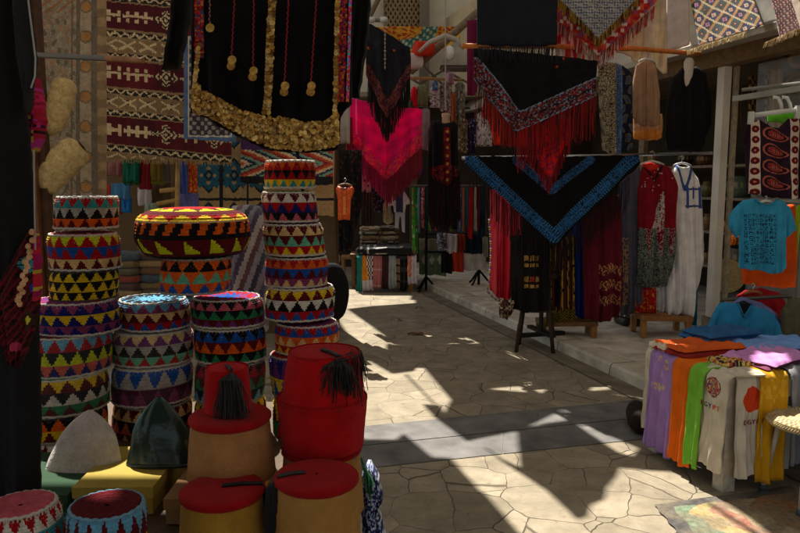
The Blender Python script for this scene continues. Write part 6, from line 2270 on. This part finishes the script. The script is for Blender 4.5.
    for sx in (-1, 1):
        for sy in (-1, 1):
            MB().box((g.x - .1 + sx * .235, g.y + 1.2 + sy * .185, .27), .05, .05, .54, col=C(100, 106, 100)).build('corner_post', 'plastic', t)

    # far display table with draped scarves
    A_, B_ = G(357, 292), G(417, 292)
    Ht = 0.52
    t = thing('display_table', (A_ + B_) / 2, 'wooden display table in the lane draped with scarves', 'table')
    dvec = (B_ - A_).normalized()
    back = Vector((-dvec.y, dvec.x, 0))
    cc = (A_ + B_) / 2 + back * .35
    MB().box((cc.x, cc.y, Ht - .02), (B_ - A_).length, .7, .04, dvec, back, (0, 0, 1), C(140, 104, 66)).build('tabletop', 'wood', t)
    L2 = (B_ - A_).length
    for s in (.09, L2 - .09):
        for w in (.06, .62):
            p = A_ + dvec * s + back * w
            MB().box((p.x, p.y, (Ht - .04) / 2), .06, .06, Ht - .04, dvec, back, (0, 0, 1), C(170, 124, 70)).build('leg', 'wood', t)
    W = [('teal shawl hanging at the left end of the display table', .0, .09, .52, C(40, 130, 126)),
         ('yellow, white and blue checked scarf on the display table', .09, .27, .50, None),
         ('dusty pink striped scarf on the display table', .27, .42, .47, C(176, 110, 108)),
         ('dark plum brown scarf on the display table', .42, .53, .47, C(64, 40, 44)),
         ('pale blue grey scarf on the display table', .53, .66, .47, C(150, 160, 166)),
         ('brown and cream plaid scarf on the display table', .645, .71, .47, 'plaid'),
         ('black checked scarf on the display table', .71, .84, .50, 'bplaid'),
         ('white scarf with orange corner at the right end of the display table', .84, .99, .40, 'wo')]
    for lb, s0, s1, L, c in W:
        if c is None:
            cf = lambda u, v: (C(206, 200, 210) if v > .72 else (C(40, 50, 90) if (int(u * 9) + int(v * 12)) % 2 and u > .35 + v * .4 else (C(220, 206, 200) if u > .35 + v * .4 else C(220, 140, 40))))
        elif c == 'plaid':
            cf = lambda u, v: C(60, 40, 36) if int(u * 5) % 2 or int(v * 12) % 3 == 0 else C(176, 150, 120)
        elif c == 'bplaid':
            cf = lambda u, v: C(60, 60, 60) if (int(u * 8) % 4 == 0 or int(v * 12) % 4 == 0) else C(22, 22, 24)
        elif c == 'wo':
            cf = lambda u, v: C(216, 110, 40) if (u < .5 and v < .7 and (int(u * 14) + int(v * 14)) % 3) else C(210, 204, 214)
        elif 'striped' in lb:
            cf = lambda u, v, c=c: mix(c, (.7, .5, .5), .5) if int(v * 14) % 7 == 5 else c
        else:
            cf = c
        drape('hanging_scarf', A_, B_, -back, s0 * L2, s1 * L2, Ht, .3, L, cf, lb, 'scarf', 'scarves draped on the display table', (.012, 2.5), ns=18, nt=26)
    p = A_ + dvec * (L2 * .5) + back * .3
    puffy('striped_shawl', (p.x, p.y, Ht + .02), L2 * .98, .62, .13, math.atan2(dvec.y, dvec.x), lambda x, y, z: C(190, 190, 186) if (x * 14 + y * 5 + .6 * math.sin(y * 9)) % 1.6 < .3 and x < .25 else C(24, 24, 26), 'wool', 4, .012, n=30, label='black and white striped shawl heaped along the top of the display table', cat='shawl')


centre()


# ================================================================== RIGHT FOREGROUND: SHIRT TABLE, STOOL, T-SHIRTS
def shirt_table():
    Fc = G(722, 493)
    H = .62
    d = AD; n = AN
    L, Wd = .64, 1.05
    BLc = Fc + d * L
    t = thing('shirt_table', Fc, 'low white wooden table covered with folded shirts and hanging trousers', 'table')
    c = Fc + d * L / 2 + n * Wd / 2
    MB().box((c.x, c.y, H - .02), Wd, L, .04, n, d, (0, 0, 1), C(190, 180, 166)).build('tabletop', 'wood', t)
    for a in (.04, Wd - .04):
        for b in (.04, L - .04):
            p = Fc + n * a + d * b
            MB().box((p.x, p.y, (H - .04) / 2), .075, .075, H - .04, n, d, (0, 0, 1), C(186, 176, 158)).build('leg', 'wood', t)
    MB().box(Vector((c.x, c.y, .14)) - d * 0, Wd - .16, .03, .06, n, d, (0, 0, 1), C(170, 160, 144)).build('stretcher', 'wood', t)
    # cream under-cloth at the left back corner
    drape('trousers', Fc, BLc, -n, .53, .66, H, .2, .50, C(206, 196, 172), 'cream trousers hanging at the far left corner of the shirt table', 'trousers', 'trousers hanging from the shirt table', (.006, 1.5), splay=.01)

    def lil(u, v):
        if .0 < v < .42 and .2 < u < .75:
            for k, (cu, cv) in enumerate(((.35, .06), (.35, .12), (.5, .20), (.62, .06), (.45, .33), (.6, .36), (.68, .34))):
                q = math.hypot((u - cu) * .45, v - cv)
                if q < .035 and hsh(math.floor(u * 40), math.floor(v * 60), k) < .6:
                    return C(206, 176, 120)
        return C(164, 128, 188)
    drape('trousers', Fc, BLc, -n, .36, .60, H, .26, .575, lil, 'lilac trousers with pale gold print hanging from the shirt table', 'trousers', 'trousers hanging from the shirt table', (.013, 3), gap=.022, ns=44, nt=70)
    drape('trousers', Fc, BLc, -n, .20, .385, H, .26, .565, C(224, 104, 16), 'bright orange trousers hanging from the shirt table', 'trousers', 'trousers hanging from the shirt table', (.011, 2), gap=.032)
    drape('trousers', Fc, BLc, -n, .11, .225, H, .22, .535, C(122, 184, 60), 'lime green trousers hanging from the shirt table', 'trousers', 'trousers hanging from the shirt table', (.010, 1.6), gap=.045)

    def crm(u, v):
        q = math.hypot((u - .5) * .20, (v - .14) * .5)
        if q < .055:
            a = math.atan2(v - .14, u - .5)
            return emb(a * 8, q * 160, [C(190, 60, 60), C(90, 80, 120), C(214, 190, 130), C(120, 60, 80), C(200, 140, 80)], 2, 1) if q < .052 else C(110, 70, 80)
        return C(206, 194, 172)
    # cream pair wraps the corner, hung on the left face
    cream = drape('trousers', Fc, BLc, -n, -.045, .15, H, .22, .50, crm, 'cream trousers with round coloured print and rainbow lettering at the table corner', 'trousers', 'trousers hanging from the shirt table', (.009, 1.4), gap=.03, ns=90, nt=190)
    cols = [C(150, 40, 60), C(60, 110, 60), C(60, 80, 150), C(200, 60, 50), C(190, 120, 40)]
    for k, ch in enumerate('EGYPT'):
        s = .110 - k * .030
        p = Fc + d * s - n * .062 + Vector((0, 0, H - .175))
        lettering('printed_letter', ch, p, -d, (0, 0, 1), .036, cols[k], cream)
    # front face

    def wsun(u, v):
        q = math.hypot((u - .62) * .17, (v - .24) * .5)
        return C(206, 66, 30) if q < .064 else C(206, 196, 180)
    white = drape('trousers', Fc, Fc + n, -d, .03, .18, H, .22, .53, wsun, 'off white trousers with red sun print hanging on the front of the shirt table', 'trousers', 'trousers hanging from the shirt table', (.010, 1.6), gap=.02, ns=80, nt=220)
    for k, ch in enumerate('EGYPT'):
        p = Fc + n * (.072 + k * .027) - d * .05 + Vector((0, 0, H - .245))
        lettering('printed_letter', ch, p, n, (0, 0, 1), .034, C(130, 60, 60), white)
    drape('trousers', Fc, Fc + n, -d, .155, .33, H, .22, .56, lambda u, v: mix(C(206, 150, 24), C(226, 180, 60), .6 if hsh(math.floor(u * 12), math.floor(v * 30), 2) < .25 and v < .3 else 0), 'mustard yellow trousers hanging on the front of the shirt table', 'trousers', 'trousers hanging from the shirt table', (.012, 2), gap=.04)
    drape('trousers', Fc, Fc + n, -d, .36, .56, H, .2, .5, C(150, 150, 156), 'pale grey trousers hanging on the front of the table behind the wicker stool', 'trousers', 'trousers hanging from the shirt table', (.012, 2), gap=.025)
    # folded shirts on the top
    an = math.atan2(n.y, n.x)

    def top(a, b, z=H + .012):
        q = Fc + n * a + d * b
        return (q.x, q.y, z)
    folded_stack(top(.47, .62), .40, .24, .085, an + .1, [C(30, 62, 100), C(50, 100, 150), C(44, 92, 140)], 11, 'denim blue folded shirts stacked at the back of the table', 3)
    folded_stack(top(.20, .48), .44, .28, .045, an + .05, [C(140, 30, 24), C(214, 92, 30)], 2, 'rust orange folded shirt with dark red lining on the table')
    folded_stack(top(.70, .44), .50, .32, .04, an - .1, [C(190, 196, 206), C(118, 158, 220)], 9, 'light blue folded shirt at the right of the table top')
    folded_stack(top(.42, .20), .44, .30, .042, an + .3, [C(120, 60, 90), C(204, 140, 200)], 5.4, 'orchid pink folded shirt at the front of the table top')
    folded_stack(top(.16, .19), .22, .17, .03, an - .2, [lambda u, v: emb(u * 24, v * 20, [C(206, 176, 70), C(40, 44, 60), C(214, 190, 120), C(190, 90, 50)], 2, 1)], 7, 'yellow and navy printed folded shirt beside the orchid pink one', 1)
    folded_stack(top(.76, .13), .28, .2, .04, an + .2, [C(206, 200, 130), C(214, 206, 150)], 13, 'pale yellow folded shirt behind the wicker stool')
    folded_stack(top(.06, .56), .14, .16, .035, an, [C(216, 200, 176)], 4, 'cream folded cloth at the far left corner of the table top', 1)
    # dark roll under the table, by its left side
    g = G(640, 436)
    m = MB()
    pts = [Vector((g.x + .02 * k, g.y - .0 + .08 * k, .075)) for k in range(5)]
    m.tube(pts, [.06, .075, .075, .075, .06], C(44, 34, 30), 18)
    m.build('rolled_mat', 'cloth', None, smooth=True, label='dark brown rolled mat lying on the ground behind the shirt table', cat='mat')
    # painted cloth mat on the ground
    q = [G(654, 506), G(716, 495), G(800, 486), G(860, 540), G(712, 545), G(690, 541)]
    a, b, c_, e = G(654, 506), G(790, 487), G(880, 560), G(700, 560)

    nx, ny = 150, 130
    V, F_, Cc = [], [], []
    for i in range(nx + 1):
        for j in range(ny + 1):
            u, v = i / nx, j / ny
            p = a.lerp(b, u).lerp(e.lerp(c_, u), v)
            V.append((p.x + .004 * math.sin(v * 30) * (u in (0, 1)), p.y, .007 + .002 * math.sin(7 * u + 5 * v)))
    for i in range(nx):
        for j in range(ny):
            u, v = (i + .5) / nx, (j + .5) / ny
            w1 = .05 * math.sin(v * 9 + 2) + .03 * math.sin(v * 21)
            k = .5 + .28 * math.sin(u * 31 + 3 * math.sin(v * 17)) + .22 * (hsh(i, j, 4) - .5) * 2
            k = min(1, max(0, k))
            if u < .10 + .01 * math.sin(v * 20) or v < .10 + .012 * math.sin(u * 30):
                cc = mix(C(44, 48, 58), C(80, 84, 90), k)
            elif u < .24 + w1:
                cc = mix(C(96, 130, 106), C(130, 150, 120), k)
            elif u < .38 + w1:
                cc = mix(C(186, 160, 96), C(190, 170, 130), k)
            elif u < .50 + w1:
                cc = mix(C(160, 84, 76), C(186, 150, 120), k * .9)
            elif u < .66 + w1:
                cc = mix(C(180, 166, 136), C(160, 140, 104), k)
            else:
                cc = mix(C(170, 110, 60), C(130, 112, 92), k)
            cc = mix(cc, C(122, 112, 96), .55 + .25 * math.sin(u * 13 + 2 * math.sin(v * 11)))
            n0 = i * (ny + 1) + j
            F_.append([n0, n0 + 1, n0 + ny + 2, n0 + ny + 1][::-1]); Cc.append(cc)
    obj('painted_mat', V, F_, 'fiber', None, Cc, True, 'faded green, yellow and red painted mat with dark border lying before the table', 'mat')


shirt_table()


def wicker_stool():
    c = Vector((2.06, 3.42, 0))
    t = thing('wicker_stool', c, 'round pale wicker stool with metal legs at the right edge', 'stool')

    def cf(th, v, i):
        k = (int(th * 96) + i) % 2
        return C(206, 190, 150) if k else C(150, 130, 96)
    zs = .40
    m = MB()
    prof = [(.203, 0), (.21, .012), (.205, .03), (.19, .038)] + [(.19 - .0155 * k, .038 + .004 * math.sin(k) + .003 * (k % 2)) for k in range(1, 12)] + [(.003, .042)]
    m.lathe(c + Vector((0, 0, zs)), prof, 96, colf=cf)
    m.build('seat', 'fiber', t)
    m = MB()
    for k in range(96):
        a0, a1 = 2 * PI * k / 96, 2 * PI * (k + 1.2) / 96
        m.tube([c + Vector((math.cos(a0) * .206, math.sin(a0) * .206, zs + .002)), c + Vector((math.cos(a1) * .212, math.sin(a1) * .212, zs + .016)), c + Vector((math.cos(a1 + .03) * .204, math.sin(a1 + .03) * .204, zs + .03))], .0045, C(196, 176, 134), 5, False)
    m.build('woven_rim', 'fiber', t)
    for an in (.9, 2.47, 4.04, 5.6):
        ca, sa = math.cos(an), math.sin(an)
        lg = MB().tube([c + Vector((ca * .15, sa * .15, zs)), c + Vector((ca * .21, sa * .21, .02))], .014, C(196, 186, 164), 10).build('leg', 'plastic', t, smooth=True)
        MB().tube([c + Vector((ca * .2085, sa * .2085, .035)), c + Vector((ca * .213, sa * .213, .0))], .018, C(60, 70, 80), 10).build('rubber_foot', 'plastic', lg, smooth=True)
    # blue chair behind it
    c = Vector((2.32, 3.62, 0))
    t = thing('plastic_chair', c, 'blue plastic chair with white legs partly behind the wicker stool', 'chair')
    V = []
    m = MB()
    P0 = P(787, 372, 3.62); 
    pts = []
    sh = [(0, .44), (-.005, .55), (-.02, .66), (-.05, .72), (-.10, .745)]
    nn, N2 = 12, 10
    Vv, Ff = [], []
    for lay in (0, 1):
        for i in range(nn + 1):
            u = i / nn * 2 - 1
            for j in range(N2 + 1):
                v = j / N2
                w = .20 * (1 - .5 * max(0, v - .6) ** 2 * 3) * (1 if v < .8 else math.sqrt(max(0, 1 - ((v - .8) / .2) ** 2)) * .6 + .4)
                Vv.append(c + Vector((u * w, .04 * u * u * -1 + .02 + .05 * v + lay * .012 - .16, .40 + .27 * v)))
    w_ = N2 + 1
    nf = (nn + 1) * w_
    for i in range(nn):
        for j in range(N2):
            a = i * w_ + j
            Ff.append([a, a + w_, a + w_ + 1, a + 1]); Ff.append([nf + a, nf + a + 1, nf + a + w_ + 1, nf + a + w_])
    edge = [i * w_ for i in range(nn + 1)] + [nn * w_ + j for j in range(1, w_)] + [i * w_ + N2 for i in range(nn - 1, -1, -1)] + [j for j in range(N2 - 1, 0, -1)]
    for a, b in zip(edge, edge[1:] + edge[:1]):
        Ff.append([b, a, a + nf, b + nf])
    obj('backrest', Vv, Ff, 'plastic', t, C(36, 84, 160), True)
    MB().box(c + Vector((0, .06, .39)), .4, .4, .03, col=C(36, 84, 160)).build('seat', 'plastic', t)
    for sx in (-.17, .17):
        for sy in (-.1, .22):
            MB().box(c + Vector((sx, sy, .19)), .05, .05, .38, col=C(206, 200, 190)).build('leg', 'plastic', t)


wicker_stool()


def t_shirts():
    # paisley shirt
    def pai(u, v, px, py):
        for bx in (754, 793):
            if abs(px - bx) < 4.2:
                d = math.hypot(px - bx, ((py + 2) % 10.5) - 5.2)
                return C(96, 20, 30) if d < 3.6 and d > 1 else (C(206, 120, 100) if d <= 1 else C(214, 190, 170))
        if math.hypot(px - 773.5, (py - 119) * 1.1) < 11 and py < 128 and px > 760:
            if py < 127 - abs(px - 773.5) * .6:
                return C(110, 70, 70)
        for cy in (136, 152, 168, 184):
            dx, dy = px - 774, (py - cy) * 1.0
            dy -= .12 * dx
            dy -= 1.6 * math.sin(dx * .16)
            q = math.hypot(dx / 13.5, dy / (5.9 * (1 - .42 * dx / 13.5)))
            if q < 1:
                if q > .85:
                    return C(176, 92, 76)
                if q > .62:
                    return C(40, 22, 34)
                if q > .3:
                    return C(120, 34, 38) if int(math.atan2(dy, dx) * 5) % 2 else C(168, 66, 50)
                return C(190, 140, 120) if int(dx * 1.2) % 2 else C(120, 30, 40)
        return C(44, 24, 40)
    tunic('dark maroon paisley shirt with white edged panels hung at the right', ([(744, 124), (748, 121), (760, 120), (770, 128), (778, 128), (788, 119), (802, 118), (812, 124)], [(744, 140), (748, 145), (749, 194), (775, 198), (800, 199), (812, 190)]), 5.35, pai, 'paisley_shirt', 'shirt', 'shirts hung at the right', .04, (.018, 2.4), nx=110, ny=110)
    t = thing('shirt_hanger', P(775, 112, 5.3), 'wide white plastic trouser hanger above the paisley shirt', 'hanger')
    m = MB(); m.tube([P(750, 116, 5.28), P(775, 112.5, 5.27), P(812, 108, 5.26)], .018, C(206, 206, 200), 10); m.build('bar', 'plastic', t, smooth=True)
    for px, py in ((751, 116), (798, 110)):
        MB().box(P(px, py + 2, 5.25), .035, .03, .09, col=C(196, 196, 190)).build('clip', 'plastic', t)
    for px in (777, 786):
        m = MB(); m.tube([P(px + 5, 110, 5.3), P(px + 4, 104, 5.3), P(px + 1, 98, 5.3), P(px - 3, 97, 5.3), P(px - 4.5, 101, 5.3)], [.012, .013, .014, .014, .010], C(210, 210, 206), 8); m.build('hook', 'plastic', t, smooth=True)
    sheet('lime_cloth', [(768, 115), (800, 111)], [(768, 122), (784, 123), (800, 118)], 5.45, C(110, 200, 50), None, 20, 10, .02, .02, (.006, 2), 1, label='strip of lime green cloth inside the collar of the paisley shirt', cat='cloth')

    def tur(u, v, px, py):
        base = C(56, 150, 190)
        if 744 < px < 774 and 214 < py < 264:
            gx, gy = (px - 744) / 3.3, (py - 214) / 4.2
            cx_, cy_ = math.floor(gx), math.floor(gy)
            fx, fy = gx - cx_, gy - cy_
            if fx < .84 and fy < .84:
                bx, by = int(fx / .84 * 5), int(fy / .84 * 5)
                bx = min(bx, 4 - bx) if hsh(cx_, cy_, 7) < .6 else bx
                if hsh(cx_ * 5 + bx, cy_ * 5 + by, 3) < .5:
                    return C(24, 52, 76)
        return base
    def tee(label, body, sleeves, Y, col, name='t_shirt', nx=90, ny=70, neck=None):
        t = thing(name, P(body[0][0][0], max(p[1] for p in body[1]), Y), label, 't-shirt', 'shirts hung at the right')
        sheet('body', body[0], body[1], Y, col, t, nx, ny, .012, .045, (.020, 2.6), None)
        for a, b in sleeves:
            sheet('sleeve', a, b, Y + .015, col, t, 24, 24, .012, .05, (.010, 1.6), None)
        if neck:
            MB().tube([P(x, y, Y - .03) for x, y in neck], .007, mix(col(0, 0, 0, 0) if callable(col) else col, (0, 0, 0), .2), 6).build('neckband', 'cloth', t, smooth=True)
        return t
    tee('turquoise t-shirt with dark printed symbols hanging below the paisley shirt',
        ([(739, 203), (745, 200), (755, 199), (760, 203), (767, 205), (773, 203), (778, 199), (786, 202)], [(739, 268), (755, 270), (770, 273), (781, 274), (786, 268)]),
        [([(729, 219), (734, 209), (741, 202)], [(729, 226), (736, 238), (741, 234)]), ([(783, 201), (789, 207), (795, 224)], [(783, 238), (789, 236), (795, 230)])],
        5.25, tur, nx=190, ny=180, neck=[(755, 199), (760, 203), (767, 205), (773, 203), (778, 199)])
    tunic('orange t-shirt hanging behind the turquoise one', ([(742, 206), (760, 203), (795, 205)], [(742, 284), (770, 287), (796, 288)]), 5.5, C(226, 84, 16), 't_shirt', 't-shirt', 'shirts hung at the right', .10, (.014, 2.2))
    tunic('lime green top hanging at the right edge behind the turquoise t-shirt', ([(788, 208), (802, 204)], [(790, 280), (803, 280)]), 5.7, C(130, 180, 40), 'top', 'top', 'shirts hung at the right', .06)
    tunic('small orange cloth peeping out left of the turquoise t-shirt', ([(731, 236), (742, 234)], [(731, 246), (742, 242)]), 5.4, C(214, 110, 30), 'orange_cloth', 'cloth', 'shirts hung at the right', .04)
    hanger(766, 201, 5.27, 6, C(206, 204, 196), 'white hanger inside the turquoise t-shirt')
    # rack pole carrying them
    m = MB(); m.tube([P(742, 90, 5.6), P(830, 80, 5.2)], .014, C(120, 118, 112), 8)
    m.build('clothes_rail', 'lamp_metal', None, label='short rail at the right edge carrying the t-shirts', cat='rail', group='rails')
    t = thing('rail_stand', P(815, 400, 5.6), 'grey stand at the right edge holding the t-shirt rail', 'stand')
    b = P(812, 83, 5.3)
    MB().tube([(b.x, b.y, KH), (b.x, b.y, b.z)], .018, C(120, 118, 112), 8).build('upright', 'lamp_metal', t)
    MB().box((b.x, b.y, KH + .02), .4, .3, .03, col=C(100, 98, 94)).build('foot', 'lamp_metal', t)
    # shirts on dummies behind the table
    def vneck(u, v, px, py):
        return C(44, 128, 176)
    tee('blue v-neck shirt propped up behind the shirt table',
        ([(716, 308), (722, 303), (738, 303), (744, 317), (752, 305), (764, 309), (774, 315)], [(716, 362), (745, 364), (774, 363)]),
        [([(705, 336), (711, 318), (719, 304)], [(705, 342), (712, 356), (719, 360)]), ([(771, 313), (778, 322), (784, 345)], [(771, 362), (778, 362), (784, 358)])],
        4.75, vneck, 'v_neck_shirt', 70, 50, neck=[(738, 303), (744, 317), (752, 305)])
    sheet('shirt_collar', [(737, 303), (744, 301), (752, 304)], [(737, 305), (744, 317), (752, 307)], 4.95, C(30, 26, 34), None, 14, 8, .02, .02, (.002, 1), 1, label='dark inner collar showing in the neck of the blue v-neck shirt', cat='collar')
    tunic('grey lilac shirt behind the blue v-neck shirt', ([(731, 304), (742, 297), (760, 302), (776, 312), (784, 326)], [(731, 330), (760, 340), (784, 345)]), 5.0, C(106, 114, 160), 'shirt', 'shirt', 'shirts hung at the right', .05)
    tunic('dark red shirt behind the grey lilac shirt', ([(737, 296), (745, 290), (762, 288), (780, 293), (787, 304)], [(737, 320), (765, 330), (787, 330)]), 5.2, C(150, 18, 28), 'shirt', 'shirt', 'shirts hung at the right', .05)
    hanger(753, 291, 5.1, 9, C(150, 90, 54), 'brown wooden hanger in the dark red shirt', mat='wood')
    tunic('olive brown dress hanging at the right edge beside the blue shirt', ([(787, 308), (793, 298), (806, 298)], [(783, 350), (795, 352), (806, 352)]), 4.9, C(92, 88, 66), 'dress', 'dress', 'shirts hung at the right', .12, (.02, 2))
    t = thing('low_rack', P(750, 400, 5.0), 'low rack holding the propped shirts behind the table', 'rack')
    a, b = P(722, 300, 5.1), P(790, 296, 5.0)
    MB().tube([a, b], .014, C(90, 84, 76), 8).build('rail', 'dark_metal', t)
    for e in (a, b):
        MB().tube([(e.x, e.y, 0.0), e], .014, C(90, 84, 76), 8).build('upright', 'dark_metal', t)


t_shirts()


def small_litter():
    g = G(417, 335)
    V, Fc = [], []
    for i in range(9):
        u = i / 8
        w = .035 * math.sin(PI * min(1, u * 1.02)) ** .8 + .002
        for k in (-1, 0, 1):
            V.append((g.x + (u - .5) * .2, g.y + k * w + .01 * math.sin(u * 5), .006 + .012 * abs(k) + .008 * math.sin(u * 6) ** 2))
    for i in range(8):
        for k in (0, 1):
            a = i * 3 + k
            Fc.append([a, a + 3, a + 4, a + 1])
    obj('dry_leaf', V, Fc, 'cloth', None, C(110, 76, 44), True, 'curled brown dry leaf lying alone on the paving in the lane', 'leaf')


small_litter()
